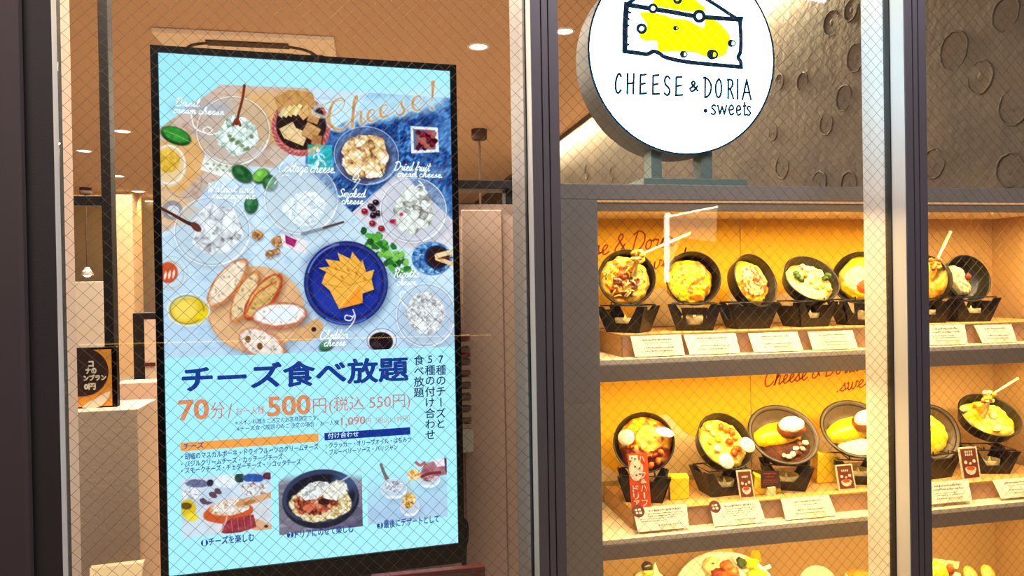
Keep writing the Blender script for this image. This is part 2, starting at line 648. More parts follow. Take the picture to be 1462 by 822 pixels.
# far column
c0, c1 = at(165, 400, 13.0), at(191, 400, 13.0)
struct(MB().add(box(c0[0], c1[0], 13.0, 13.5, 0, ZT)).build('column', pmat('lit_column', (222, 186, 140), .8)))

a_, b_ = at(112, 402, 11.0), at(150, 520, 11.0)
struct(MB().add(box(a_[0] - .2, b_[0], 11.0, 11.1, 0, a_[2])).build('reflection_panel', pmat('pale_reflection', (236, 226, 212), .6), bevel=.01))  # added far panel, its pale colour imitates a reflection in the glass
# far low cabinet with a pale glazed door
a, b = at(189, 447, 9.0), at(240, 545, 9.0)
t = thing('low_cabinet', 'dark low cabinet with a pale glazed door, far back left of the screen', 'cabinet', (a[0], 9.0, 0))
mwx = mat_of((a[0], 9.0, 0))
MB().add(box(a[0], b[0], 9.0, 9.4, 0, a[2])).build('body', M['blackmetal'], t, mw=mwx, bevel=.01)
da, db = at(206, 456, 8.97), at(224, 540, 8.97)
dr = MB().add(box(da[0], db[0], 8.96, 8.99, max(db[2], .03), da[2])).build('door', M['concrete'], t, mw=mwx)
ha = at(214, 520, 8.95)
MB().add(box(ha[0] - .06, ha[0] + .06, 8.93, 8.955, ha[2] - .02, ha[2] + .02)).build('handle', M['maroon'], dr, mw=mwx)

# ceiling cassette unit
ax0, ax1, ay0 = -1.31, -0.19, 4.83
t = thing('ceiling_cassette_unit', 'square ceiling air unit with rounded groove and dark slot, above the screen', 'air conditioner', ((ax0 + ax1) / 2, ay0 + .56, ZT - .035))
mwx = mat_of(t.location)
MB().add(box(ax0, ax1, ay0, ay0 + 1.12, ZT - .035, ZT - .001)).build('panel', M['acpanel'], t, mw=mwx, bevel=.008)
cx, cy = (ax0 + ax1) / 2, ay0 + .56
rr_ = []
for i in range(64):
    an = 2 * math.pi * i / 64
    ca, sa = math.cos(an), math.sin(an)
    q = (abs(ca) ** 4 + abs(sa) ** 4) ** -0.25
    rr_.append((cx + .43 * q * ca, cy + .43 * q * sa, ZT - .037))
MB().add(tube(rr_, .012, 6, True)).build('groove', M['darkslot'], t, mw=mwx)
for k, (sx, sy) in enumerate(((0, -1), (0, 1), (1, 0), (-1, 0))):
    if sy:
        bx = box(cx - .26, cx + .26, cy + sy * .43 - .045, cy + sy * .43 + .045, ZT - .047, ZT - .036)
    else:
        bx = box(cx + sx * .43 - .045, cx + sx * .43 + .045, cy - .26, cy + .26, ZT - .047, ZT - .036)
    MB().add(bx).build('louvre', M['darkslot'], t, mw=mwx, bevel=.004)
MB().add(box(cx - .27, cx + .27, cy - .27, cy + .27, ZT - .044, ZT - .034)).build('grille', M['acpanel'], t, mw=mwx, bevel=.004)

# ceiling downlights
for i, (px, py, r, lb) in enumerate((
        (683, 66, .062, 'small bright ceiling downlight between the screen and the front mullion'),
        (175, 187, .075, 'ceiling downlight left of the screen, largest and highest of that row'),
        (167, 251, .09, 'ceiling downlight beside the dark post, lower of the row left of the screen'),
        (120, 215, .075, 'ceiling downlight seen between the dark left column and the interior post'),
        (198, 273, .10, 'small far ceiling downlight close to the left edge of the screen'),
        (215, 287, .10, 'farthest ceiling downlight, tucked against the left edge of the screen'),
        (806, 44, .055, 'ceiling downlight above the corner beside the round lit sign'))):
    p = atz(px, py, ZT)
    t = thing('ceiling_downlight', lb, 'ceiling light', (p[0], p[1], ZT), group='ceiling downlights')
    mwx = mat_of(t.location)
    MB().add(lathe([(r * 1.25, 0.0), (r * 1.25, -.006), (r, -.008), (r * .96, -.001)], 24)).build('trim_ring', M['white'], t, smooth=True)
    MB().add(lathe([(0.0001, -.003), (r * .97, -.003)], 24)).build('diffuser', M['lamp'], t)

# pendant lamps
for px, py, pyb, Yp, lb in ((684, 185, 300, 7.5, 'pendant lamp on a long rod, hanging right of the screen'),
                            (122, 268, 384, 12.0, 'far pendant lamp with small bright bulb, left of the dark post')):
    p = atz(px, py, ZT)
    zl = at(px, pyb, p[1])[2]
    t = thing('pendant_lamp', lb, 'pendant lamp', (p[0], p[1], ZT))
    mwx = mat_of(t.location)
    MB().add(lathe([(.0001, 0), (.085, 0), (.085, -.09), (.07, -.11), (.0001, -.11)], 20)).build('canopy', M['darkslot'], t)
    MB().add(tube([(0, 0, -.1), (0, 0, zl - ZT)], .012, 6)).build('rod', M['darkslot'], t)
    MB().add(lathe([(.03, zl - ZT + .03), (.10, zl - ZT - .1), (.095, zl - ZT - .1), (.026, zl - ZT + .025)], 20)).build('lamp_shade', M['white'], t, smooth=True)
    MB().add(ellipsoid((0, 0, zl - ZT - .06), (.07, .07, .07))).build('bulb', M['lamp'], t, smooth=True)

# orange poster in a black frame on the low wall
q = at(162, 545, 2.05)
t = thing('framed_poster', 'orange poster with a dark round emblem in black frame on the low wall', 'poster', (q[0] - .17, 2.06, za))
mwx = mat_of(t.location)
zt_, zb_ = at(140, 499, 2.05)[2], za
xl, xr2 = at(60, 540, 2.05)[0], at(160.5, 540, 2.05)[0]
MB().add(box(xl - .012, xr2 + .010, 2.052, 2.075, zb_, zt_ + .006)).build('frame', M['black'], t, mw=mwx, bevel=.002)
MB().add(box(xl, xr2 - .002, 2.0505, 2.052, zb_ + .004, zt_)).build('print', M['postergold'], t, mw=mwx)
pc = at(117, 531, 2.0500)
v, f = disc2((pc[0], pc[2]), at(155, 531, 2.05)[0] - pc[0], 40)
MB().add((np.column_stack([v[:, 0], np.full(len(v), 2.0500), v[:, 1]]), f)).build('emblem', M['posterdark'], t, mw=mwx)
v, f = ribbon2(smooth_line([(at(118, 581, 2.05)[0], at(118, 581, 2.05)[2]), (at(140, 574, 2.05)[0], at(140, 574, 2.05)[2]), (at(157, 559, 2.05)[0], at(157, 559, 2.05)[2])]), [.002 + .022 * math.sin(math.pi * i / 12) for i in range(13)])
MB().add((np.column_stack([v[:, 0], np.full(len(v), 2.0502), v[:, 1]]), f)).build('swoosh', M['card'], t, mw=mwx)
for body, x0p, x1p, yb, hp in (('コ', 126, 134, 524, 9), ('ナの', 122, 138, 534, 9.5), ('ンブラン', 119, 152, 544, 9), ('0円', 120, 137, 557, 10)):
    v, f = text_mesh(body, .07)
    lo, hi = v.min(0), v.max(0)
    A, B, C_ = at(x0p, yb, 2.0490), at(x1p, yb, 2.0490), at(x0p, yb - hp, 2.0490)
    w = (v - lo) / (hi - lo)
    MB().add((np.column_stack([A[0] + w[:, 0] * (B[0] - A[0]), 2.0490 - .00006 * (np.arange(len(v)) // (len(v) // 9)), A[2] + w[:, 1] * (C_[2] - A[2])]), f)).build('lettering', M['card'], t, mw=mwx)

# cream board low on the left
t = thing('counter_card', 'plain cream board slanting upward at the bottom left behind the glass', 'board', (*at(165, 830, 1.95)[:2], 0))
mwx = mat_of(t.location)
A = [at(128, 812, 1.93), at(205, 803, 1.93), at(193, 880, 1.85), at(128, 880, 1.85)]
MB().add(prism(A, (0, .012, .004))).build('board', pmat('cream_board', (250, 226, 176), .6), t, mw=mwx)
A2 = [(x, 1.90, z) for x, z in ((A[3][0] + .03, 0), (A[3][0] + .05, 0), (A[3][0] + .05, A[3][2] + .01), (A[3][0] + .03, A[3][2] + .01))]
MB().add(prism(A2, (0, .02, 0))).build('stand', M['blackmetal'], t, mw=mwx)

# leaflet rack beside the screen
xa, xb = at(657, 560, 1.93)[0], at(674.5, 560, 1.93)[0]
zt_, zm_, zl_ = at(668, 478, 1.93)[2], at(668, 612, 1.93)[2], at(668, 645, 1.93)[2]
t = thing('leaflet_rack', 'narrow cream rack of stacked leaflets between the screen and beige partition', 'leaflet rack', ((xa + xb) / 2, 1.95, zl_))
mwx = mat_of(t.location)
MB().add(box(xa - .06, xb, 1.925, 1.951, zl_, zm_)).add(box(xa - .06, xb - .003, 1.946, 1.951, zm_, zt_)).build('holder', M['card'], t, mw=mwx, bevel=.002)
lfm = [pmat('leaflet_' + n, c, .6) for n, c in (('cream', (226, 190, 150)), ('brown', (150, 110, 84)), ('red', (170, 70, 54)))]
nl = 16
for i in range(nl):
    zz = zm_ + (zt_ - zm_) * i / nl
    sl = .006 * math.sin(i * 2.3)
    MB().add(hexa([(xa - .05, 1.928, zz), (xb - .004, 1.928, zz + .002 + sl * .3), (xb - .004, 1.928, zz + (zt_ - zm_) / nl * .85), (xa - .05, 1.928, zz + (zt_ - zm_) / nl * .8)],
                  [(xa - .05, 1.944, zz), (xb - .004, 1.944, zz + .002), (xb - .004, 1.944, zz + (zt_ - zm_) / nl * .85), (xa - .05, 1.944, zz + (zt_ - zm_) / nl * .8)])
             ).build('leaflet', lfm[2 if i in (12, 15) else (i % 2)], t, mw=mwx)

# ------------------------------------------------------------------ digital signage
PS = math.radians(3.98725)
SX, SY, SZ = -0.46432, 1.76710, 1.45 + 0.54492       # top left corner of the lit area
SW, SH = 0.6804, 1.2096
EX = np.array([math.cos(PS), math.sin(PS), 0.0])
EN = np.array([math.sin(PS), -math.cos(PS), 0.0])      # towards the viewer
S0 = np.array([SX, SY, SZ])


def uv(px, py):
    """photo pixel -> point on the screen plane (u to the right, w downward, metres)"""
    d = ray(px, py)
    k = ((S0 - EYE) @ EN) / (d @ EN)
    p = EYE + d * k - S0
    return np.array([p @ EX, -p[2]])


def px_of(u, w):
    P = S0[None, :] + np.outer(u, EX) - np.outer(w, [0, 0, 1.0]) - EYE
    z = P @ _f
    return W / 2 + F * (P @ RIGHT) / z, H / 2 - F * (P @ UP) / z


sig = thing('digital_signage', 'tall lit black framed screen showing a cheese buffet advert behind glass', 'screen', (SX + SW / 2 * math.cos(PS), SY + SW / 2 * math.sin(PS), 0.0), PS)
# local frame: x along the screen, -y towards the viewer; origin at the foot, centred


def sl(v2, layer):
    """(u, w) -> local coordinates of the signage"""
    v2 = np.asarray(v2, float)
    return np.column_stack([v2[:, 0] - SW / 2, np.full(len(v2), -0.0002 * layer), SZ - v2[:, 1]])


bz = 0.016
bl = uv(660, 803)[1] - SH
hb = MB()
zt, zb = SZ + bz * .95, SZ - SH - .05
hb.add(box(-SW / 2 - bz, SW / 2 + bz, .0005, .06, zb, zt))
for x0, x1, q0, q1 in ((-SW / 2 - bz, -SW / 2, zb, zt), (SW / 2, SW / 2 + bz, zb, zt), (-SW / 2, SW / 2, SZ, zt), (-SW / 2, SW / 2, zb, SZ - SH)):
    hb.add(box(x0, x1, -.007, .0005, q0, q1))
hb.build('bezel', M['black'], sig)
vt = MB()
for i in range(46):
    vt.add(box(-.12 + i * .0062, -.117 + i * .0062, .012, .03, zt, zt + .004))
vt.build('vent', M['black'], sig)
MB().add(box(-.16, .16, .02, .05, .06, zb)).build('stand_post', M['blackmetal'], sig, bevel=.004)
MB().add(box(-.34, .34, -.01, .30, 0.0, .02)).build('base_plate', M['blackmetal'], sig, bevel=.006)
cb = [(SW / 2 + bz + .006, .03, SZ - SH - .04), (SW / 2 + bz + .012, .028, SZ - SH + .0), (SW / 2 + bz + .012, .03, SZ - SH + .035), (SW / 2 + bz + .002, .035, SZ - SH + .045), (SW / 2, .045, SZ - SH + .02)]
MB().add(tube(smooth_line([(SW / 2 + bz + .004, .04, .6)] + cb), .006, 8)).build('cable', M['black'], sig, smooth=True)


class Paint:
    """a picture on the screen, painted in photo coordinates on a fine grid"""

    def __init__(s, u0, u1, w0, w1, nu, nw, base):
        s.nu, s.nw = nu, nw
        U, V = np.meshgrid(np.linspace(u0, u1, nu), np.linspace(w0, w1, nw))
        s.U, s.V = U.ravel(), V.ravel()
        s.x, s.y = px_of(s.U, s.V)
        s.c = np.tile(np.asarray(base, float), (len(s.x), 1))

    def put(s, a, col):
        a = np.clip(a, 0, 1)[:, None]
        s.c = s.c * (1 - a) + np.asarray(col, float) * a

    def sub(s, x0, x1, y0, y1):
        return np.where((s.x > x0) & (s.x < x1) & (s.y > y0) & (s.y < y1))[0]

    def puti(s, i, a, col):
        a = np.clip(a, 0, 1)[:, None]
        col = np.asarray(col, float)
        s.c[i] = s.c[i] * (1 - a) + col * a

    def sd_poly(s, i, P):
        P = np.asarray(P, float)
        x, y = s.x[i], s.y[i]
        d = np.full(x.shape, 1e9)
        ins = np.zeros(x.shape, bool)
        n = len(P)
        for k in range(n):
            a, b = P[k], P[(k + 1) % n]
            e = b - a
            t = np.clip(((x - a[0]) * e[0] + (y - a[1]) * e[1]) / (e @ e + 1e-9), 0, 1)
            d = np.minimum(d, np.hypot(x - a[0] - t * e[0], y - a[1] - t * e[1]))
            if a[1] != b[1]:
                cr = ((a[1] > y) != (b[1] > y)) & (x < (b[0] - a[0]) * (y - a[1]) / (b[1] - a[1]) + a[0])
                ins ^= cr
        return np.where(ins, -d, d)

    def poly(s, P, col, soft=.8, alpha=1.0, grain=0, gs=5, seed=0):
        P = np.asarray(P, float)
        m = soft + 2
        i = s.sub(P[:, 0].min() - m, P[:, 0].max() + m, P[:, 1].min() - m, P[:, 1].max() + m)
        if len(i) == 0:
            return
        d = s.sd_poly(i, P)
        c = np.asarray(col, float)
        if grain:
            c = c + (fnoise(s.x[i], s.y[i], gs, seed)[:, None] - .5) * 2 * grain
        s.puti(i, (0.5 - d / soft) * alpha if soft > 1 else np.clip(.5 - d, 0, 1) * alpha, c)

    def ell(s, cx, cy, rx, ry, col, rot=0, soft=1.0, alpha=1.0, wob=0, seed=0, grain=0, gs=4):
        R = max(rx, ry) * 1.3 + soft + 3
        i = s.sub(cx - R, cx + R, cy - R, cy + R)
        if len(i) == 0:
            return
        a = math.radians(rot)
        dx, dy = s.x[i] - cx, s.y[i] - cy
        X, Y = dx * math.cos(a) + dy * math.sin(a), -dx * math.sin(a) + dy * math.cos(a)
        q = np.hypot(X / rx, Y / ry)
        if wob:
            q = q + (fnoise(s.x[i], s.y[i], max(3, min(rx, ry) * .5), seed) - .5) * wob
        d = (q - 1) * min(rx, ry)
        c = np.asarray(col, float)
        if grain:
            c = c + (fnoise(s.x[i], s.y[i], gs, seed + 3)[:, None] - .5) * 2 * grain
        s.puti(i, np.clip(.5 - d / soft, 0, 1) * alpha, c)

    def ring(s, cx, cy, rx, ry, w, col, rot=0, alpha=1.0, a0=0, a1=360):
        R = max(rx, ry) + w + 3
        i = s.sub(cx - R, cx + R, cy - R, cy + R)
        a = math.radians(rot)
        dx, dy = s.x[i] - cx, s.y[i] - cy
        X, Y = dx * math.cos(a) + dy * math.sin(a), -dx * math.sin(a) + dy * math.cos(a)
        q = np.hypot(X / rx, Y / ry)
        d = np.abs((q - 1) * (rx + ry) / 2) - w / 2
        al = np.clip(.5 - d, 0, 1) * alpha
        if a1 - a0 < 360:
            an = np.degrees(np.arctan2(Y / ry, X / rx)) % 360
            al = al * ((((an - a0) % 360) < (a1 - a0)))
        s.puti(i, al, col)

    def line(s, pts, w, col, alpha=1.0, soft=1.0, sm=True):
        P = smooth_line(pts, 5) if sm and len(pts) > 2 else np.asarray(pts, float)
        ww = np.interp(np.linspace(0, 1, len(P)), np.linspace(0, 1, len(w)), w) if not np.isscalar(w) else np.full(len(P), w)
        m = ww.max() + soft + 2
        i = s.sub(P[:, 0].min() - m, P[:, 0].max() + m, P[:, 1].min() - m, P[:, 1].max() + m)
        if len(i) == 0:
            return
        x, y = s.x[i], s.y[i]
        d = np.full(x.shape, 1e9)
        for k in range(len(P) - 1):
            a, b = P[k], P[k + 1]
            e = b - a
            t = np.clip(((x - a[0]) * e[0] + (y - a[1]) * e[1]) / (e @ e + 1e-9), 0, 1)
            d = np.minimum(d, np.hypot(x - a[0] - t * e[0], y - a[1] - t * e[1]) - (ww[k] + (ww[k + 1] - ww[k]) * t) / 2)
        s.puti(i, np.clip(.5 - d / soft, 0, 1) * alpha, col)

    def heap(s, cx, cy, rx, ry, pal, cell=6, rot=0, wob=.45, seed=0, soft=1.2, edge=.5):
        """crumbly heap: palette runs dark -> light over a cell pattern"""
        R = max(rx, ry) * 1.4 + 3
        i = s.sub(cx - R, cx + R, cy - R, cy + R)
        a = math.radians(rot)
        dx, dy = s.x[i] - cx, s.y[i] - cy
        X, Y = dx * math.cos(a) + dy * math.sin(a), -dx * math.sin(a) + dy * math.cos(a)
        q = np.hypot(X / rx, Y / ry) + (fnoise(s.x[i], s.y[i], max(4, min(rx, ry) * .4), seed) - .5) * wob
        wx = s.x[i] + (fnoise(s.x[i], s.y[i], cell, seed + 5) - .5) * cell * 1.2
        wy = s.y[i] + (fnoise(s.x[i], s.y[i], cell, seed + 6) - .5) * cell * 1.2
        d, v = cells(wx, wy, cell, seed)
        t = np.clip(v * .75 + (1 - d) * .55 - .15 + (fnoise(s.x[i], s.y[i], cell * .5, seed + 9) - .5) * .5, 0, 1)
        pal = np.asarray(pal, float)
        k = t * (len(pal) - 1)
        k0 = np.minimum(k.astype(int), len(pal) - 2)
        c = pal[k0] + (pal[k0 + 1] - pal[k0]) * (k - k0)[:, None]
        s.puti(i, np.clip(.5 - (q - 1) * min(rx, ry) / soft, 0, 1), c)

    def bowl(s, cx, cy, rx, ry, tone=(225, 240, 250), rim=(250, 255, 255), rot=0, body=.25, dark=(150, 160, 175)):
        s.ell(cx + 3, cy + 5, rx * 1.03, ry * 1.03, np.array(dark) * .8, rot, soft=12, alpha=.25)
        s.ell(cx, cy, rx, ry, tone, rot, alpha=body)
        s.ring(cx, cy, rx * .97, ry * .97, 1.2, dark, rot, .55)
        s.ring(cx, cy, rx, ry, 1.4, rim, rot, .75)
        s.ring(cx, cy, rx * .9, ry * .9, 1.0, rim, rot, .45, 20, 150)
        s.ring(cx, cy, rx * .98, ry * .98, 2.4, rim, rot, .8, 15, 75)

    def mesh(s, name, layer, parent):
        v = sl(np.column_stack([s.U, s.V]), layer)
        nu, nw = s.nu, s.nw
        k = (np.arange(nw - 1)[:, None] * nu + np.arange(nu - 1)[None, :]).ravel()
        F4 = np.column_stack([k, k + nu, k + nu + 1, k + 1]).astype(np.int32)
        me = bpy.data.meshes.new(name)
        me.vertices.add(len(v))
        me.vertices.foreach_set('co', v.ravel())
        me.loops.add(F4.size)
        me.loops.foreach_set('vertex_index', F4.ravel())
        me.polygons.add(len(F4))
        me.polygons.foreach_set('loop_start', np.arange(0, F4.size, 4, dtype=np.int32))
        me.update(calc_edges=True)
        a = me.attributes.new('col', 'FLOAT_COLOR', 'POINT')
        c = s2l(np.clip(s.c, 0, 255))
        a.data.foreach_set('color', np.column_stack([c, np.ones(len(c))]).astype(np.float32).ravel())
        me.materials.append(M['screen'])
        o = bpy.data.objects.new(name, me)
        COL.objects.link(o)
        o.parent = parent
        return o


CY = (170, 243, 255)
# backlit panel
bgc = []
nb = 13
vv, ff = [], []
for j in range(nb):
    for i in range(9):
        vv.append((SW * i / 8, SH * j / (nb - 1)))
        tt = (i / 8)
        bgc.append(np.array(CY) + np.array([-14, -6, 0]) * (1 - tt) * (1 if j < 4 else .2))
for j in range(nb - 1):
    for i in range(8):
        k = j * 9 + i
        ff.append((k, k + 9, k + 10, k + 1))
disp = MB().add((sl(np.array(vv), 1), ff), s2l(np.clip(bgc, 0, 255))).build('display', M['screen'], sig)

# ---- main picture
PB = uv(440, 503)[1]
P = Paint(0.0, SW, 0.0, PB, 540, int(540 * PB / SW), CY)
P.put(np.clip((430 - P.x) / 500, 0, .4) * np.clip((200 - P.y) / 150, 0, 1), (140, 220, 255))
PIC = [(215, 192), (315, 121), (440, 126), (530, 131), (660, 140), (680, 520), (215, 520)]
P.poly(PIC, (206, 234, 250), grain=14, gs=60, seed=4)
i = P.sub(215, 670, 120, 510)
P.puti(i, np.clip((fnoise(P.x[i] + P.y[i] * .4, P.y[i] * 2.0, 14, 8) - .58) * 2.5, 0, .35) * (P.sd_poly(i, PIC) < 0), (150, 190, 222))
P.put(np.clip((P.y - 360) / 300, 0, .35) * (P.sd_poly(np.arange(len(P.x)), PIC) < 0), (160, 200, 240))
wood = [(215, 192), (315, 121), (440, 126), (452, 165), (428, 205), (392, 240), (350, 236), (300, 262), (272, 300), (240, 330), (215, 330)]
P.poly(wood, (208, 186, 170), 2, grain=14, gs=18, seed=2)
i = P.sub(215, 460, 115, 335)
P.puti(i, np.clip((vnoise(P.x[i] * .3 + P.y[i] * .25, P.y[i] * .9 - P.x[i] * .5, 4, 3) - .5) * 1.2, 0, .45) * (P.sd_poly(i, wood) < 0), (168, 132, 104))
P.poly([(225, 205), (260, 186), (292, 205), (290, 245), (262, 275), (232, 278)], (226, 176, 112), 5, .85, 14, 9, 5)
P.poly([(340, 128), (440, 130), (430, 190), (380, 210), (330, 200)], (222, 178, 122), 8, .7, 14, 9, 6)
P.poly([(215, 262), (250, 274), (285, 300), (258, 322), (236, 322), (215, 322)], (226, 190, 150), 3, .9, 12, 9, 7)
P.ell(246, 300, 15, 14, (150, 150, 150))
P.ell(247, 301, 9, 8, (215, 220, 225))
P.poly([(293, 220), (337, 236), (334, 258), (286, 242)], (238, 248, 240), 1, 1, 18, 4, 11)
for k in range(8):
    P.ell(296 + k * 4.6, 234 + (k * 7 % 13), 2.4, 1.6, (126, 150, 90), k * 40, alpha=.7)
# blue cloth
cloth = [(527, 133), (660, 141), (660, 330), (640, 306), (593, 266), (572, 243), (503, 303), (462, 262), (436, 236), (438, 208), (470, 188), (505, 165)]
P.poly(cloth, (34, 84, 158), 2)
i = P.sub(430, 662, 128, 335)
ins = np.clip(.5 - P.sd_poly(i, cloth), 0, 1)
tx = fnoise(P.x[i] * .8 + P.y[i] * .8, P.y[i] * .4 - P.x[i] * .4, 3.5, 21)
P.puti(i, ins * np.clip((tx - .5) * 4, 0, .85), (96, 166, 236))
P.puti(i, ins * np.clip((.47 - tx) * 4.5, 0, .9), (10, 28, 84))
P.puti(i, ins * np.clip((fnoise(P.x[i], P.y[i], 34, 22) - .5) * 2, 0, .5), (20, 46, 110))
P.puti(i, ins * np.clip((.45 - fnoise(P.x[i], P.y[i], 40, 25)) * 2, 0, .5), (110, 176, 240))
P.puti(i, ins * np.clip((178 - P.y[i]) / 34, 0, .85) * np.clip((600 - P.x[i]) / 90, 0, 1), (176, 232, 255))
# white board with cranberries
brd = [(572, 243), (593, 266), (660, 326), (650, 345), (632, 362), (560, 350), (503, 303)]
P.poly(brd, (222, 222, 232), 1.2, 1, 12, 10, 31)
for k in range(6):
    P.line([(528 + k * 18, 283 - k * 6), (590 + k * 14, 348 - k * 2)], .8, (150, 140, 150), .5)
# glow under the headline
HL = [(458, 186), (480, 182), (505, 175), (540, 165), (575, 156), (612, 148)]
P.line([(450, 170), (500, 160), (560, 150), (620, 138)], 36, (196, 240, 255), .8, 16)
# bowl of basil cream cheese
P.bowl(333, 187, 52, 49, (235, 225, 210), body=.3, dark=(140, 125, 115))
P.heap(339, 193, 30, 28, [(120, 150, 130), (190, 215, 205), (232, 248, 244), (240, 255, 252)], 6, seed=41)
for k in range(9):
    P.ell(328 + (k * 13 % 34), 194 + (k * 9 % 22), 3.4, 2.4, (96, 120, 70), k * 50, alpha=.75, wob=.5, seed=k)
P.ring(339, 205, 34, 24, 1.2, (200, 220, 235), 0, .7, 10, 170)
P.line([(349, 122), (346, 142), (340, 165), (338, 176)], [4, 3.6, 3.6, 6], (112, 44, 26))
P.line([(333, 178), (338, 170), (343, 179)], 4.0, (132, 58, 34))
P.line([(347, 124), (344, 144)], 1.0, (190, 110, 80), .7)
# leaf, jar, small leaves
P.ell(251, 194, 23, 12, (20, 66, 30), 22, soft=2)
P.ell(251, 192, 20, 9.5, (52, 150, 52), 22, soft=3, grain=26, gs=5)
P.line([(233, 186), (252, 193), (270, 202)], 1.0, (140, 210, 120), .8)
P.ell(240, 237, 26, 30, (236, 226, 190), alpha=.55)
P.ell(238, 229, 18, 17, (226, 184, 66), wob=.3, seed=3, grain=34, gs=5)
P.ring(240, 235, 24, 27, 3, (236, 250, 246), 0, .75)
P.ring(262, 258, 26, 24, 1.2, (150, 130, 110), 0, .7, -20, 170)
for x, y, rx, ry, ro, c in ((345, 247, 17, 11, 35, (28, 92, 42)), (372, 250, 13, 10, -30, (112, 186, 66)), (385, 260, 11, 12, 0, (34, 104, 46)), (358, 291, 10, 13, 10, (38, 110, 58)), (466, 492, 12, 7, -25, (40, 118, 62)), (470, 487, 6, 4, 0, (110, 190, 120))):
    P.ell(x + 1, y + 2, rx, ry, (12, 40, 22), ro, soft=3, alpha=.8)
    P.ell(x, y, rx * .9, ry * .85, c, ro, soft=2, grain=26, gs=5)
    P.ell(x - 2, y - 2, rx * .4, ry * .3, np.array(c) + 46, ro, soft=3, alpha=.7)
# cracker basket
P.ell(430, 181, 42, 42, (206, 110, 108), 0, soft=1.5, grain=50, gs=3)
for k in range(40):
    a = k / 40 * 6.283
    P.line([(430 + 37 * math.cos(a), 181 + 37 * math.sin(a)), (430 + 42 * math.cos(a + .12), 181 + 42 * math.sin(a + .12))], 1.2, (120, 40, 44), .7)
P.ell(430, 178, 36, 36, (44, 26, 26), 0, soft=2)
P.poly([(392, 140), (412, 128), (446, 132), (452, 152), (424, 160), (398, 160)], (198, 148, 84), 1, 1, 26, 5, 3)
for x, y, w_, h_, ro, c in ((404, 160, 16, 7, -55, (214, 196, 150)), (411, 159, 18, 6, -58, (240, 222, 150)), (418, 158, 18, 6, -58, (226, 196, 120)), (425, 157, 18, 6, -58, (244, 226, 160)),
                            (436, 160, 20, 14, -40, (226, 180, 112)), (448, 168, 16, 15, 20, (206, 156, 96)), (412, 186, 22, 16, -28, (226, 200, 146)), (424, 194, 27, 20, 22, (236, 206, 150)), (444, 188, 22, 20, 30, (204, 158, 100)), (452, 200, 14, 14, 10, (176, 120, 70))):
    a = math.radians(ro)
    q = [(x + sx * w_ / 2 * math.cos(a) - sy * h_ / 2 * math.sin(a), y + sx * w_ / 2 * math.sin(a) + sy * h_ / 2 * math.cos(a)) for sx, sy in ((-1, -1), (1, -1), (1, 1), (-1, 1))]
    P.poly([(p[0] + 1.5, p[1] + 2) for p in q], (40, 22, 18), 2, .7)
    P.poly(q, c, .8, 1, 22, 4, int(x))
# smoked cheese bowl
P.bowl(523, 222, 46, 41, (150, 160, 190), (190, 215, 240), 12, .35, (40, 50, 90))
P.ell(521, 226, 38, 34, (66, 60, 90), 0, soft=4, alpha=.9)
P.heap(521, 224, 33, 31, [(110, 66, 40), (206, 160, 100), (240, 212, 150), (255, 244, 214), (255, 250, 236)], 9, wob=.4, seed=52)
# dried fruit dish
P.poly([(586, 180), (625, 182), (627, 217), (587, 219)], (232, 240, 244), 1)
P.poly([(590, 184), (621, 186), (622, 213), (591, 214)], (92, 110, 140), 1)
for k in range(26):
    P.ell(597 + (k * 17 % 25), 189 + (k * 11 % 23), 4, 3.4, [(86, 14, 30), (140, 24, 50), (52, 12, 24), (186, 74, 84), (170, 110, 90)][k % 5], k * 33, soft=1.4)
# cottage bowl
P.bowl(430, 284, 52, 50, (220, 242, 252), body=.4)
P.heap(435, 297, 30, 25, [(176, 200, 218), (214, 232, 240), (236, 250, 252), (244, 255, 255)], 4.5, seed=61)
# mascarpone bowl
P.bowl(303, 330, 54, 49, (214, 236, 250), body=.4, dark=(130, 150, 170))
P.heap(310, 329, 36, 37, [(120, 112, 116), (196, 204, 212), (232, 242, 246), (242, 250, 252)], 10, wob=.35, seed=71)
P.line([(228, 296), (250, 308), (268, 318), (280, 322)], [4, 4, 5, 7], (78, 36, 28))
P.ell(280, 324, 9, 5, (104, 50, 36), 40)
P.line([(232, 296), (256, 309)], 1, (150, 100, 84), .8)
P.line([(338, 282), (333, 300), (338, 312), (322, 316)], 1.6, (248, 255, 255), .9)
# walnuts, pink cheese, knife
for x, y, r in ((368, 335, 8), (396, 344, 9), (385, 362, 6.5), (394, 359, 5.5)):
    P.ell(x + 1, y + 3, r, r * .9, (90, 100, 120), soft=4, alpha=.5)
    P.heap(x, y, r, r * .9, [(90, 50, 26), (160, 106, 60), (206, 156, 100), (226, 184, 130)], 4, seed=int(x))
P.poly([(400, 333), (440, 344), (436, 362), (404, 352)], (236, 232, 236), 1, 1, 10)
P.poly([(407, 335), (424, 343), (420, 353), (408, 347)], (166, 34, 104), 1, 1, 30, 4, 9)
P.line([(432, 334), (462, 326), (490, 317)], [5, 5, 3], (126, 140, 160), .9)
P.line([(462, 325), (490, 317)], [3, 3], (92, 52, 46), .9)
for zx, zy in ((365, 65), (350, 95), (352, 128), (310, 108), (348, 167), (392, 192), (378, 118), (340, 84), (458, 160)):
    x, y = 430 + zx / 3.425, 270 + zy / 3.425
    c = (30, 16, 30) if zy < 100 or zx in (352, 378) else (150, 18, 44)
    P.ell(x + 1, y + 1.5, 5, 4.5, (90, 70, 90), soft=3, alpha=.6)
    P.ell(x, y, 4.8, 4.2, c, 20)
    P.ell(x - 1, y - 1.4, 1.3, 1, (230, 150, 170), alpha=.8)
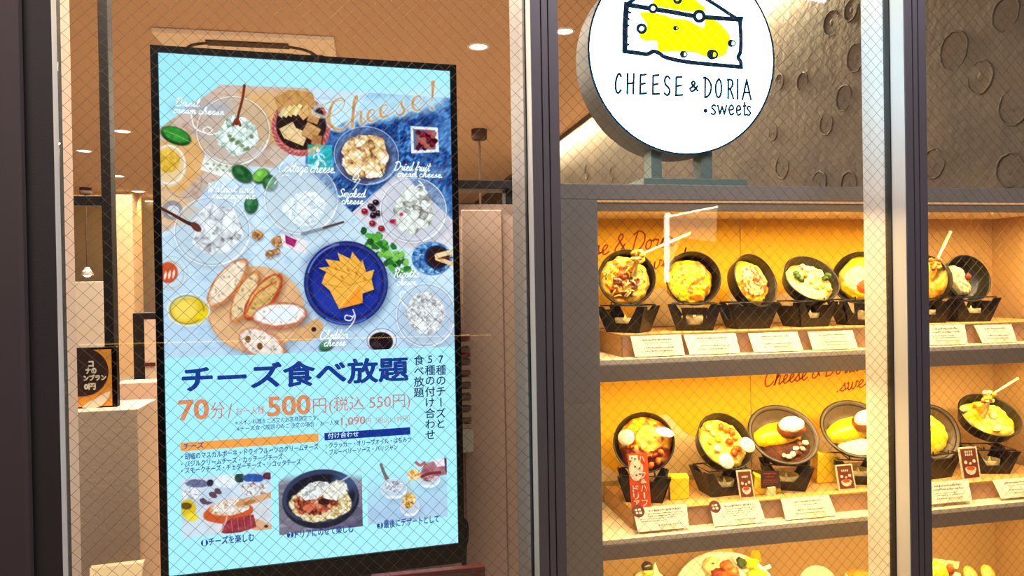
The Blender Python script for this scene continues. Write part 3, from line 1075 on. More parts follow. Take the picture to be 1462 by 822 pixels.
# dried fruit cream cheese bowl
P.bowl(590, 300, 47, 46, (226, 234, 244), body=.4, dark=(120, 140, 170))
P.heap(590, 300, 27, 35, [(120, 116, 110), (190, 196, 190), (228, 236, 230), (244, 252, 250)], 9, wob=.4, seed=81)
P.ell(560, 316, 4, 3, (176, 26, 60))
P.ell(573, 306, 3, 2.4, (200, 60, 90))
# cilantro
for k in range(46):
    t_ = k / 45
    x = 526 + t_ * 52 + 9 * math.sin(k * 2.4)
    y = 338 + t_ * 46 + 11 * math.cos(k * 1.7)
    P.ell(x, y, 5.5, 4.2, [(38, 116, 40), (84, 176, 60), (24, 84, 34), (126, 204, 80)][k % 4], k * 40, wob=.6, seed=k)
P.line([(534, 346), (556, 366), (582, 396)], 1.4, (120, 190, 90), .8)
# blue cup with coffee and sticks
P.ell(617, 369, 29, 24, (96, 140, 190), 0, soft=1.4)
P.heap(616, 368, 28, 23, [(24, 60, 120), (60, 120, 186), (120, 180, 226), (170, 214, 240)], 5, wob=.1, seed=91)
P.ell(624, 367, 18, 17, (20, 40, 86), soft=2)
P.ell(625, 367, 15.5, 14.5, (42, 24, 24), soft=2)
P.line([(624, 365), (650, 358)], 7, (246, 214, 164))
P.line([(624, 369), (650, 378)], 6, (240, 200, 150))
P.line([(626, 369), (650, 367)], 2, (120, 60, 30), .8)
# navy plate and cheddar
P.ell(497, 409, 61, 61, (60, 90, 130), 0, soft=10, alpha=.5)
P.ell(494, 404, 60, 60, (22, 28, 92), soft=1.5)
P.ring(494, 404, 56, 56, 4, (44, 66, 150), 0, .9)
P.ell(495, 405, 50, 50, (30, 52, 160), soft=5, grain=10, gs=20)
P.ell(485, 385, 40, 30, (20, 34, 120), soft=30, alpha=.7)
P.ring(494, 404, 56, 56, 2, (120, 150, 230), 0, .8, 195, 260)
P.ring(494, 404, 58, 58, 2, (90, 120, 220), 0, .8, 60, 120)
P.ell(470, 349, 12, 1.5, (170, 160, 190), -8, alpha=.5)
chd = [(430 + a / 3.425, 270 + b / 3.425) for a, b in ((100, 460), (112, 425), (123, 405), (85, 385), (140, 378), (118, 342), (190, 352), (178, 310), (240, 340), (250, 305), (290, 355), (300, 345), (318, 405), (357, 393), (344, 440), (356, 490), (300, 510), (300, 555), (185, 585), (140, 495))]
P.poly([(a + 3, b + 4) for a, b in chd], (10, 20, 80), 6, .7)
P.poly(chd, (246, 184, 72), 1, 1, 14, 9, 33)
for a, b, c, d in ((140, 378, 250, 420), (190, 352, 290, 430), (240, 340, 318, 405), (123, 405, 240, 470), (100, 460, 200, 480), (300, 345, 260, 440), (344, 440, 230, 470)):
    P.line([(430 + a / 3.425, 270 + b / 3.425), (430 + c / 3.425, 270 + d / 3.425)], 1.1, (196, 120, 30), .7)
P.poly([(430 + a / 3.425, 270 + b / 3.425) for a, b in ((185, 585), (300, 555), (286, 462), (240, 510))], (255, 160, 44), 1.5, .9)
P.line([(430 + 190 / 3.425, 270 + 575 / 3.425), (430 + 284 / 3.425, 270 + 462 / 3.425)], 1.4, (255, 214, 130), .9)
for a, b in ((170, 390), (230, 395), (310, 440), (270, 410), (200, 430)):
    P.ell(430 + a / 3.425, 270 + b / 3.425, 3, 1.6, (180, 110, 40), 50, alpha=.7)
# bread board and bread
P.ell(369, 448, 71, 64, (120, 140, 160), 0, soft=12, alpha=.5)
P.poly([(425, 470), (452, 454), (463, 463), (456, 482), (437, 487), (415, 486)], (222, 172, 116), 1.2, 1, 12, 8, 4)
P.ell(365, 442, 69, 62, (228, 182, 132), soft=1.4, grain=14, gs=14)
P.ring(365, 442, 68, 61, 1.4, (190, 136, 88), 0, .7, 20, 170)
P.ell(448, 470, 3.6, 3.4, (50, 34, 40))
for cx, cy, rx, ry, ro, cru, crumb, sd in ((325, 404, 42, 18, -52, (204, 128, 74), (244, 226, 200), 1), (350, 424, 40, 15, -64, (200, 116, 60), (236, 208, 160), 2), (376, 424, 40, 17, -52, (190, 70, 34), (216, 176, 104), 3),
                                           (400, 450, 39, 19, -4, (200, 120, 90), (250, 246, 240), 4), (375, 492, 36, 22, 28, (204, 140, 110), (240, 228, 214), 5)):
    P.ell(cx + 3, cy + 4, rx, ry, (120, 84, 60), ro, soft=7, alpha=.6)
    P.ell(cx, cy, rx, ry, cru, ro, soft=1.4, wob=.1, seed=sd, grain=26, gs=6)
    P.ell(cx - 1, cy - 1, rx * .9, ry * .78, crumb, ro, soft=2, wob=.16, seed=sd, grain=26, gs=4)
    for k in range(14):
        aa = math.radians(ro)
        u_, v_ = rx * .75 * math.sin(k * 2.7 + sd), ry * .55 * math.cos(k * 4.1 + sd)
        P.ell(cx + u_ * math.cos(aa) - v_ * math.sin(aa), cy + u_ * math.sin(aa) + v_ * math.cos(aa), 2.2, 1.4, np.array(crumb) * .66, k * 30, alpha=.7)
P.line([(352, 446), (366, 420), (394, 402)], 2.6, (214, 84, 40), .9)
P.ell(402, 448, 24, 10, (232, 246, 252), -6, soft=3, wob=.3, seed=8)
P.ell(354, 484, 4, 5, (130, 84, 44))
P.ell(371, 494, 4, 5, (120, 76, 40))
# honey, olive oil, coffee
P.ring(244, 390, 24, 24, 1.6, (180, 200, 214), 0, .8)
P.ring(244, 392, 18, 19, 2, (200, 190, 160), 0, .8)
P.ell(240, 389, 14, 15, (206, 84, 48), soft=2)
for k in range(3):
    P.ell(236 + k * 6, 393 - k, 1.8, 6, (250, 226, 200), 10)
P.ell(269, 443, 31, 23, (206, 214, 190), alpha=.8, soft=3)
P.ell(270, 444, 27, 19, (226, 196, 44), soft=3, grain=16, gs=8)
P.ell(264, 443, 17, 14, (246, 220, 96), soft=5)
P.ring(267, 442, 24, 20, 1.8, (150, 130, 40), 0, .8)
P.ring(269, 442, 30, 23, 1.4, (240, 250, 250), 0, .8)
P.ell(288, 450, 9, 5, (240, 214, 20), -20, soft=3)
P.ell(545, 486, 23, 18, (224, 236, 244), soft=1.4)
P.ring(545, 486, 21, 17, 1.5, (96, 130, 170), 0, .8)
P.ell(544, 488, 17, 14, (32, 20, 26), soft=1.6)
P.ell(537, 492, 7, 4, (70, 46, 54), 20, soft=4, alpha=.8)
# ricotta bowl
P.bowl(608, 450, 42, 45, (206, 226, 246), body=.4, dark=(110, 130, 160))
P.heap(608, 447, 28, 30, [(130, 128, 136), (190, 194, 200), (226, 234, 236), (246, 252, 252)], 4.2, wob=.25, seed=99)
for x0, x1, y in ((250, 318, 154), (400, 480, 242), (485, 522, 282), (566, 632, 246), (297, 362, 274), (562, 598, 396), (458, 496, 486)):
    P.line([(x0, y), (x1, y)], 14, (150, 182, 214), .5, 14)
# white pointer curls
for L in ([(273, 162), (277, 180), (288, 188), (298, 190), (303, 185), (296, 181), (290, 186), (298, 192), (310, 190)],
          [(504, 442), (507, 452), (503, 462), (494, 472)], [(503, 452), (494, 450), (493, 456), (501, 457), (505, 450)],
          [(586, 446), (580, 438), (572, 428), (572, 418), (580, 416)], [(392, 262), (398, 254), (404, 250), (412, 250)],
          [(506, 260), (512, 252), (509, 248), (504, 256), (514, 256), (504, 270)], [(598, 258), (606, 268), (600, 276), (592, 270), (600, 264), (606, 270)]):
    P.line(L, 1.7, (246, 254, 255), .95)
# the headline word in a looping brush hand
zc = lambda L: [(440 + a / 3.736, 80 + b / 3.736) for a, b in L]
INK = (214, 164, 104)
HEADLINE = (
    ([(235, 330), (215, 362), (175, 392), (135, 382), (110, 345), (116, 290), (140, 242), (178, 224), (194, 250), (172, 292), (120, 322), (62, 320), (28, 300), (42, 274), (104, 250), (190, 234)], [1.4, 2, 3.4, 4.6, 5.6, 5, 3, 1.6, 1.6, 1.2, 1.2, 1.4, 1.2, 1.2, 1.2, 1.2]),
    ([(236, 330), (250, 270), (262, 228), (258, 212), (246, 238), (240, 300), (234, 376)], [1.2, 1.6, 2, 2.6, 4, 4.6, 4.6]),
    ([(238, 342), (268, 300), (284, 300), (280, 340), (290, 364), (312, 342)], [1.4, 1.6, 3, 4.4, 3, 1.4]),
    ([(312, 340), (346, 312), (354, 292), (336, 286), (318, 312), (324, 344), (350, 344), (386, 318)], [1.2, 1.4, 1.6, 2, 4.2, 4.2, 2, 1.2]),
    ([(384, 318), (418, 284), (420, 262), (400, 264), (384, 292), (394, 324), (424, 318), (466, 290)], [1.2, 1.4, 1.6, 2, 4.2, 4.2, 2, 1.2]),
    ([(464, 292), (486, 262), (500, 240), (499, 264), (512, 290), (500, 312), (478, 312), (470, 300)], [1.2, 1.4, 2, 3.6, 4, 3, 1.8, 1.4]),
    ([(506, 306), (546, 278)], [1.4, 1.2]),
    ([(546, 278), (590, 244), (602, 222), (582, 214), (560, 236), (560, 274), (586, 290), (618, 264), (636, 232)], [1.2, 1.4, 1.6, 2, 4.2, 4.2, 2, 1.2, 1.2]),
    ([(666, 140), (664, 190), (660, 240)], [6.0, 3.6, 1.6]),
    ([(659, 274), (661, 279)], [4.2, 4.2]))
for L, w_ in HEADLINE:
    P.line(zc(L), np.array(w_) + 3.4, (206, 240, 255), .85, 4)
for L, w_ in HEADLINE:
    P.line(zc(L), np.array(w_) * .92, INK, 1.0)
i = P.sub(440, 640, 100, 195)
d_ = np.abs(P.c[i] - np.array(INK)).sum(1)
P.puti(i, (d_ < 30) * np.clip((fnoise(P.x[i], P.y[i], 7, 44) - .5) * 3, 0, .6), (176, 122, 66))
P.mesh('menu_picture', 2, disp)

# ---- the three small pictures
def small(px0, py0, px1, py1, base, name):
    a, b = uv(px0, py0), uv(px1, py1)
    return Paint(a[0], b[0], a[1], b[1], 170, int(170 * (b[1] - a[1]) / (b[0] - a[0])), base)


Q = small(258, 683, 388, 755, (206, 226, 240), 'p')
Q.put(np.clip((fnoise(Q.x, Q.y, 20, 5) - .4) * 2, 0, .5), (170, 196, 222))
for x, y, rx, ry, c in ((282, 690, 17, 6, (110, 116, 150)), (322, 686, 15, 10, (226, 240, 246)), (300, 689, 5, 5, (50, 46, 66)), (342, 682, 7, 7, (40, 70, 60)), (362, 682, 16, 6, (50, 90, 170)), (383, 679, 8, 5, (90, 40, 60))):
    Q.ell(x, y, rx, ry, c, wob=.3, seed=int(x), grain=24, gs=4)
Q.heap(273, 705, 14, 10, [(150, 160, 176), (220, 230, 236), (244, 250, 252)], 4, seed=2)
Q.heap(362, 698, 20, 10, [(120, 90, 90), (210, 214, 216), (240, 244, 246)], 4, seed=3)
Q.ell(268, 726, 12, 13, (214, 190, 40), wob=.2)
Q.ell(266, 722, 8, 5, (110, 80, 20))
Q.ell(274, 738, 9, 6, (240, 220, 60), soft=4)
for x, y in ((290, 715), (304, 706), (300, 720), (311, 701)):
    Q.ell(x, y, 6, 4, (96, 70, 84), 30, wob=.5, seed=x)
Q.poly([(284, 725), (330, 708), (388, 722), (388, 760), (330, 765), (296, 756)], (214, 218, 226), 1, .9, 16, 8)
Q.poly([(350, 735), (372, 742), (392, 752), (388, 760), (362, 756), (345, 750)], (220, 170, 130), 1)
Q.ell(380, 751, 3, 2, (60, 40, 40))
Q.ell(326, 731, 36, 15, (206, 90, 44), -8, wob=.12)
Q.ell(328, 724, 30, 11, (226, 150, 90), -10)
Q.heap(330, 724, 28, 11, [(170, 130, 90), (226, 214, 196), (244, 246, 246)], 5, -8, .3, 12)
Q.poly([(318, 748), (328, 741), (362, 734), (366, 752), (330, 764), (316, 760)], (150, 52, 62), 1, 1, 30, 5)
for k in range(4):
    Q.line([(330 + k * 9, 742 - k * 2), (332 + k * 9, 758 - k * 2)], 1.0, (214, 130, 130), .8)
Q.line([(316, 758), (322, 745), (324, 738)], 2.4, (226, 190, 190), .8)
Q.ell(350, 716, 14, 5, (206, 150, 100), -20)
Q.poly([(345, 722), (352, 712), (392, 700), (392, 708), (366, 718)], (222, 172, 124), 1)
Q.ell(356, 717, 10, 3, (180, 120, 76), -18)
Q.mesh('menu_picture', 2, disp)

Q = small(397, 671, 518, 751, (120, 116, 134), 'p')
Q.put(np.clip((fnoise(Q.x * .25, Q.y, 5, 9) - .45) * 2.4, 0, .6), (176, 172, 186))
Q.put(np.clip((Q.x - 470) / 60, 0, .7) * np.clip((Q.y - 690) / 60, 0, 1), (60, 60, 96))
Q.poly([(396, 660), (416, 672), (396, 690)], CY, 4)
Q.put(np.clip((690 - Q.y) / 14, 0, 1), CY)
Q.ell(458, 713, 55, 41, (26, 30, 50), -8, soft=1.5)
Q.ell(457, 708, 54, 38, (52, 62, 96), -8, soft=1.5)
Q.ell(458, 710, 49, 33, (24, 26, 40), -8, soft=2)
Q.ell(490, 690, 16, 12, (70, 100, 150), 30, soft=8, alpha=.7)
Q.heap(458, 718, 45, 26, [(150, 110, 70), (206, 186, 120), (236, 226, 184), (244, 244, 226)], 4, -6, .2, 31)
Q.heap(452, 718, 32, 17, [(50, 26, 24), (150, 60, 40), (206, 110, 70), (226, 190, 150)], 6, -6, .4, 32)
Q.heap(450, 700, 22, 12, [(150, 150, 150), (226, 232, 230), (248, 252, 250)], 6, -20, .5, 33)
Q.heap(480, 700, 18, 12, [(150, 150, 140), (232, 232, 216), (248, 252, 246)], 5, -30, .5, 34)
Q.ell(441, 724, 9, 5, (214, 110, 80), -20, wob=.4)
Q.ell(462, 716, 8, 5, (46, 22, 26), 10, wob=.5, seed=3)
Q.line([(488, 686), (504, 676), (520, 666)], 2.2, (190, 210, 226), .9)
Q.mesh('menu_picture', 2, disp)

Q = small(524, 659, 639, 737, CY, 'p')
Q.put(np.clip((Q.y - 662 - (640 - Q.x) * .1) / 60, 0, .9), (176, 206, 236))
Q.put(np.clip((fnoise(Q.x, Q.y, 16, 3) - .5) * 1.2, 0, .3) * np.clip((Q.y - 670) / 40, 0, 1), (140, 176, 216))
Q.line([(544, 663), (548, 674), (553, 684)], [4, 4.4, 6], (120, 106, 106))
for cx, cy, rx, ry in ((562, 697, 18, 14), (612, 682, 16, 13), (585, 723, 13, 13)):
    Q.bowl(cx, cy, rx, ry, (226, 236, 246), body=.5, dark=(110, 130, 170))
    Q.ell(cx, cy + ry * .9, rx * .6, 2.4, (236, 248, 255), alpha=.8)
Q.heap(563, 694, 13, 8, [(110, 116, 140), (206, 216, 230), (240, 248, 252)], 4, seed=3)
Q.heap(612, 680, 11, 8, [(120, 70, 80), (206, 180, 180), (236, 236, 240)], 4, seed=4)
Q.heap(584, 714, 9, 11, [(80, 60, 50), (206, 150, 60), (240, 206, 120), (244, 240, 226)], 4, seed=5)
Q.poly([(600, 676), (606, 662), (640, 652), (644, 676), (618, 680)], (170, 110, 120), 2, 1, 40, 7, 6)
Q.poly([(618, 656), (644, 652), (644, 664), (624, 666)], (236, 236, 244), 2)
Q.poly([(634, 654), (644, 652), (644, 678), (636, 674)], (90, 60, 90), 1)
Q.line([(602, 680), (612, 676), (628, 674)], 4, (120, 30, 50), .9)
Q.heap(591, 678, 10, 8, [(176, 90, 30), (236, 170, 70), (250, 220, 150), (240, 236, 226)], 4, seed=7)
Q.line([(594, 660), (600, 664), (606, 660)], 4, (196, 60, 70), .8)
Q.line([(584, 684), (585, 700), (584, 710)], 1.2, (226, 190, 140), .8)
Q.mesh('menu_picture', 2, disp)

# handwriting
GL = {
    'C': ([[(.8, .85), (.55, 1), (.2, .7), (.08, .3), (.25, 0), (.55, .02), (.8, .2)]], .85),
    'h': ([[(.05, 0), (.3, .5), (.45, .95), (.32, 1), (.22, .6), (.12, 0)], [(.16, .25), (.38, .48), (.5, .4), (.46, .1), (.55, 0), (.7, .1)]], .7),
    'e': ([[(0, .1), (.3, .25), (.42, .4), (.28, .48), (.12, .3), (.18, .05), (.35, 0), (.58, .12)]], .55),
    's': ([[(0, .1), (.25, .35), (.32, .5), (.34, .3), (.4, .1), (.25, 0), (.1, .05)], [(.38, .06), (.55, .12)]], .52),
    '&': ([[(.75, .1), (.4, .5), (.2, .75), (.35, .95), (.5, .8), (.3, .5), (.08, .2), (.25, 0), (.5, .1), (.7, .4)]], .85),
    'D': ([[(.3, .95), (.2, .5), (.12, .02)], [(.05, .85), (.4, 1), (.8, .8), (.85, .4), (.55, .05), (.1, 0)]], .95),
    'o': ([[(.3, .48), (.1, .35), (.08, .1), (.25, 0), (.42, .15), (.4, .4), (.28, .48), (.45, .42), (.58, .45)]], .56),
    'r': ([[(0, .38), (.14, .5), (.2, .42), (.36, .44), (.3, .15), (.4, 0), (.52, .12)]], .5),
    'i': ([[(0, .1), (.2, .48), (.16, .12), (.25, 0), (.4, .12)], [(.26, .68), (.28, .7)]], .38),
    'a': ([[(.42, .42), (.25, .5), (.08, .3), (.12, .02), (.3, .08), (.44, .45), (.42, .1), (.52, 0), (.66, .14)]], .64),
    'w': ([[(0, .4), (.1, .48), (.1, .1), (.2, 0), (.34, .15), (.38, .45), (.38, .1), (.5, 0), (.66, .2), (.66, .48), (.8, .4)]], .78),
    't': ([[(0, .1), (.22, .5), (.3, .9), (.2, .3), (.28, 0), (.44, .1)], [(.05, .55), (.45, .6)]], .44),
    '.': ([[(.1, .02), (.14, .05)]], .3), ' ': ([], .35)}
GL.update({
    'l': ([[(0, .1), (.25, .6), (.3, .95), (.2, 1), (.12, .6), (.14, .1), (.25, 0), (.4, .12)]], .38),
    'c': ([[(.4, .4), (.28, .5), (.08, .3), (.14, .02), (.3, 0), (.5, .12)]], .48),
    'm': ([[(0, .1), (.12, .48), (.12, 0)], [(.12, .3), (.28, .5), (.34, .4), (.34, 0)], [(.34, .3), (.5, .5), (.58, .4), (.58, .08), (.66, 0), (.78, .12)]], .76),
    'n': ([[(0, .1), (.12, .48), (.12, 0)], [(.12, .3), (.3, .5), (.38, .4), (.38, .08), (.46, 0), (.58, .12)]], .56),
    'u': ([[(0, .1), (.12, .48), (.1, .1), (.2, 0), (.36, .15), (.42, .48), (.42, .08), (.5, 0), (.62, .12)]], .6),
    'g': ([[(.42, .42), (.25, .5), (.08, .3), (.14, .02), (.32, .1), (.44, .46), (.38, -.2), (.22, -.36), (.1, -.25), (.3, -.05), (.6, .12)]], .58),
    'k': ([[(0, .1), (.25, .6), (.3, .95), (.2, 1), (.12, .6), (.1, 0)], [(.12, .28), (.3, .48), (.38, .42), (.18, .26), (.36, .0), (.54, .12)]], .52),
    'd': ([[(.42, .42), (.25, .5), (.08, .3), (.14, .02), (.32, .1), (.5, .98)], [(.5, .98), (.42, .15), (.5, 0), (.64, .12)]], .62),
    'f': ([[(0, .1), (.25, .6), (.36, .95), (.26, 1), (.2, .6), (.14, -.3), (.22, -.36), (.26, -.05), (.2, .08), (.42, .14)]], .4),
    'p': ([[(0, .1), (.16, .48), (.06, -.36)], [(.12, .3), (.28, .5), (.42, .35), (.34, .04), (.18, .02)], [(.34, .02), (.54, .12)]], .52),
    'B': ([[(.2, .95), (.14, .5), (.08, .02)], [(0, .8), (.3, 1), (.6, .9), (.5, .6), (.25, .52), (.6, .46), (.65, .15), (.4, 0), (.08, .04)]], .75),
    'S': ([[(.6, .82), (.45, 1), (.2, .85), (.3, .58), (.5, .35), (.42, .06), (.15, 0), (.02, .18)]], .68),
    'W': ([[(0, .85), (.12, 1), (.2, .7), (.22, .1), (.28, 0), (.5, .8), (.52, .1), (.58, 0), (.85, .6), (.95, 1)]], 1.0),
    'R': ([[(.2, .95), (.14, .5), (.08, .02)], [(0, .8), (.3, 1), (.62, .9), (.5, .55), (.22, .5)], [(.35, .5), (.55, .05), (.75, .1)]], .75)})


def put_script(body, x0, x1, yb, hp, col, w=.0027, slant=.25):
    a, b, t_ = uv(x0, yb), uv(x1, yb), uv(x0, yb - hp)
    h = a[1] - t_[1]
    tot = sum(GL[c][1] for c in body)
    mb, cx_ = MB(), 0.0
    for c in body:
        for st in GL[c][0]:
            p2 = smooth_line([(a[0] + (cx_ + q[0]) / tot * (b[0] - a[0]) + q[1] * h * slant, a[1] - q[1] * h) for q in st], 5)
            v, f = ribbon2(p2, w)
            mb.add((sl(v, 5), f), s2l(col))
        cx_ += GL[c][1]
    return mb.build('script_label', M['screen'], disp)


# ---- lettering on the screen
NAVY, TAN, ROSE = (22, 58, 146), (222, 142, 96), (206, 140, 134)


def put_text(body, x0, x1, yb, hp, col, bold=0.0, shear=0.0, layer=4, name='lettering', yb1=None):
    v, f = text_mesh(body, bold, shear)
    lo, hi = v.min(0), v.max(0)
    w = (v - lo) / (hi - lo)
    a, t_ = uv(x0, yb), uv(x0, yb - hp)
    b = uv(x1, yb if yb1 is None else yb1)
    h = a[1] - t_[1]
    u = a[0] + w[:, 0] * (b[0] - a[0])
    y = a[1] - w[:, 1] * h
    if yb1 is not None:
        y = y + w[:, 0] * (b[1] - a[1])
    return MB().add((sl(np.column_stack([u, y]), layer), f), s2l(col)).build(name, M['screen'], disp)


def put_poly(P_, col, layer=3, name='colour_bar'):
    v = np.array([uv(*p) for p in P_])
    return MB().add((sl(v, layer), [tuple(range(len(v) - 1, -1, -1))]), s2l(col)).build(name, M['screen'], disp)


put_text('チーズ食べ放題', 260, 584, 561, 39, NAVY, .032)
put_text('70', 255, 299, 601, 30, TAN, .03)
put_text('分', 301, 321, 598, 24, ROSE)
put_text('/', 325, 332, 597, 21, ROSE)
put_text('お一人様', 337, 378, 593, 12, ROSE)
put_text('500', 382, 444, 595, 29, TAN, .03)
put_text('円', 447, 466, 590, 21, ROSE)
put_text('(税込 550円)', 470, 586, 591, 24, ROSE)
put_text('※メイン料理をご注文のお客様限定です。', 336, 455, 607, 7.5, NAVY)
put_text('※チーズ食べ放題のみご注文の場合／お一人様', 338, 484, 616, 7.5, NAVY)
put_text('1,090', 487, 522, 609, 13, ROSE, .02)
put_text('円（税込1,199円）', 523, 585, 606, 10, ROSE)
put_poly([(257.5, 632), (454.5, 618.5), (455, 630), (258, 644)], (246, 164, 74))
put_text('チーズ', 262, 291, 641, 8.5, NAVY, .02)
put_poly([(463, 618), (585.5, 609.5), (586, 620), (463.5, 628.5)], (18, 52, 150))
put_text('付け合わせ', 468, 512, 626, 8, (210, 240, 255), .015)
put_text('・胡椒のマスカルポーネ・ドライフルーツのクリームチーズ', 259, 455, 656.5, 9.5, NAVY, .016)
put_text('・バジルクリームチーズ・カッテージチーズ', 259, 404, 667, 9, NAVY, .016)
put_text('・スモークチーズ・チェダーチーズ・リコッタチーズ', 259, 430, 676.5, 9, NAVY, .016)
put_text('・クラッカー・オリーブオイル・はちみつ', 465, 587, 640, 8.5, NAVY, .016)
put_text('・ブルーベリーソース・バリジャン', 465, 568, 650, 8.5, NAVY, .016)
for body, x0, x1, yb in (('チーズを楽しむ', 298, 363, 779), ('ドリアにのせて楽しむ', 421, 505, 768.5), ('最後にデザートとして', 548, 627, 754)):
    put_text(body, x0, x1, yb, 12, NAVY, .022)
for dgt, cx, cy in (('1', 292, 774.5), ('2', 414.5, 763.5), ('3', 542.5, 750)):
    v, f = disc2(uv(cx, cy), .0078, 24)
    MB().add((sl(v, 3), [f[0][::-1]]), s2l(NAVY)).build('number_disc', M['screen'], disp)
    put_text(dgt, cx - 2, cx + 2, cy + 4, 8, CY, .02)


def put_column(body, xc, y0, y1, size, col):
    n = len(body)
    mb = MB()
    for k, ch in enumerate(body):
        yc = y0 + (y1 - y0) * (k + .5) / n
        v, f = text_mesh(ch, .012)
        lo, hi = v.min(0), v.max(0)
        c = (lo + hi) / 2
        w = v - c
        if ch == 'ー':
            w = np.column_stack([w[:, 1], -w[:, 0]])
            w[:, 0] *= -1
        p = uv(xc, yc)
        s_ = uv(xc + size, yc)[0] - p[0]
        mb.add((sl(np.column_stack([p[0] + w[:, 0] * s_, p[1] - w[:, 1] * s_]), 4), f), s2l(col))
    return mb.build('lettering', M['screen'], disp)


DARK = (20, 40, 104)
put_column('7種のチーズと', 629.5, 505, 612, 15, DARK)
put_column('5種の付け合わせ', 614, 505, 628, 15, DARK)
put_column('食べ放題', 598, 506, 568, 15, DARK)
WH = (240, 254, 255)
for body, x0, x1, yb, hp in (('Basil', 250, 287, 151, 11), ('cream cheese', 247, 322, 161, 9.5), ('Cottage cheese.', 397, 482, 245, 14), ('Smoked', 483, 524, 281, 11), ('cheese', 487, 521, 291, 10),
                             ('Dried fruit', 562, 616, 243, 12), ('cream cheese.', 567, 635, 252, 9), ('Walnut and', 295, 365, 274, 12), ('mascarpone', 303, 367, 283, 10),
                             ('Ricotta', 562, 601, 396, 12), ('cheese', 566, 596, 407, 10), ('Cheddar', 456, 499, 484, 12), ('cheese', 462, 496, 494, 10)):
    put_script(body, x0, x1 - 3, yb, hp * 1.05, WH)

# ------------------------------------------------------------------ menu board under the screen
A = at(531, 823, 1.70), at(691, 803.5, 1.72)
zt = A[1][2]
dirx = A[1] - A[0]
xl = at(530, 830, 1.70)[0]
t = thing('menu_board', 'dark red framed menu board standing low below the lit screen', 'menu board', ((xl + A[1][0]) / 2, 1.70, 0))
mwx = mat_of(t.location)
x0, x1 = xl, A[1][0]
for bx in (box(x0, x1, 1.70, 1.72, zt - .012, zt), box(x0, x0 + .02, 1.70, 1.72, .55, zt - .012), box(x1 - .024, x1, 1.70, 1.72, .55, zt - .012), box(x0, x1, 1.70, 1.72, .53, .55)):
    MB().add(bx).build('frame_bar', M['maroon'], t, mw=mwx, bevel=.002)
MB().add(box(x0 + .02, x1 - .024, 1.712, 1.718, .55, zt - .012)).build('menu_sheet', pmat('grey_sheet', (128, 104, 100), .6, 0, 20, .2), t, mw=mwx)
for xx in (x0 + .04, x1 - .06):
    MB().add(box(xx, xx + .02, 1.704, 1.716, 0.0, .535)).build('leg', M['blackmetal'], t, mw=mwx)

# ------------------------------------------------------------------ display cabinet
CF, CB = 1.75, 2.06
CX0, CX1 = 0.42, 2.14
XL, XR = 0.583, 2.10
cab = thing('display_cabinet', 'grey built in display cabinet with three lit shelves of food samples', 'display cabinet', ((CX0 + CX1) / 2, CF, 0))
cmw = mat_of(cab.location)


def cpart(name, mat, *boxes, bevel=.0015, parent=cab):
    mb = MB()
    for b in boxes:
        mb.add(b)
    return mb.build(name, mat, parent, mw=cmw, bevel=bevel)


cpart('top_panel', M['cabinet'], box(CX0, CX1, CF, CB + .02, 1.662, 1.702))
cpart('valance', M['fascia'], box(CX0, CX1, CF + .012, CF + .03, 1.634, 1.656))
cpart('strip_light', emat('thin_strip_glow', (255, 190, 130), .75), box(XL, XR, CF + .016, CF + .028, 1.656, 1.662), bevel=0)
cpart('stile', M['cabinet'], box(CX0, XL, CF, CB + .02, 0.0, 1.662))
cpart('side_panel', M['backtan'], box(XR, CX1, CF, CB + .02, 0.0, 1.662))
cpart('back_panel', M['backtan'], box(XL, XR, CB, CB + .02, 0.0, 1.662))
cpart('soffit', M['lip'], box(XL, XR, CF + .03, CB, 1.640, 1.650))
for zt_, zb_ in ((1.237, 1.190), (.770, .727), (.30, .25)):
    cpart('shelf', M['lip'], box(XL, XR, CF + .001, CB, zt_ - .004, zt_ + .010))
    cpart('fascia', M['fascia'], box(XL - .001, XR, CF, CF + .03, zb_, zt_ - .0045))
cpart('plinth', M['cabinet'], box(XL, XR, CF, CB, 0, .25))
# printed back: yellow melting drips over cream
BY = CB - .001


def bp(px, py, layer=0):
    return at(px, py, BY - .0006 * layer)


for zlo, zhi, xmax, drips in ((1.25, 1.640, 1.74, ((.60, .14), (.74, .25), (.90, .10), (1.05, .21), (1.19, .05), (1.31, .16), (1.43, .06), (1.56, .13), (1.70, .08))),
                              (.782, 1.188, 1.74, ((.58, .09), (.735, .27), (.90, .02), (1.05, .21), (1.20, .12), (1.33, .25), (1.46, .10), (1.60, .20), (1.72, .12)))):
    cpart('printed_panel', M['cream'], box(XL, xmax, CB - .002, CB - .0002, zlo + .06, zhi), bevel=0)
    top = zhi - .0
    xs_ = np.linspace(XL, xmax, 160)
    dx_ = [d[0] for d in drips]
    dv = [d[1] for d in drips]
    low = zhi - .12 - np.interp(xs_, dx_, dv) * .85 - .02 * np.cos(xs_ * 40)
    ku = np.array([(np.sum(np.exp(-((x - xs_) / .028) ** 2) * low) / np.sum(np.exp(-((x - xs_) / .028) ** 2))) for x in xs_])
    v = [(x, BY - .0016, z) for x, z in zip(xs_, ku)] + [(x, BY - .0016, top) for x in xs_]
    n_ = len(xs_)
    f = [(i, i + 1, n_ + i + 1, n_ + i) for i in range(n_ - 1)]
    MB().add((v, f)).build('melted_drip_print', M['yellow'], cab, mw=cmw)
cpart('back_joint', M['fascia'], box(at(1056, 330, CB)[0] - .0006, at(1056, 330, CB)[0] + .0006, CB - .004, CB - .002, 1.26, 1.64), box(at(1071, 550, CB)[0] - .0006, at(1071, 550, CB)[0] + .0006, CB - .004, CB - .002, .85, 1.188), bevel=0)

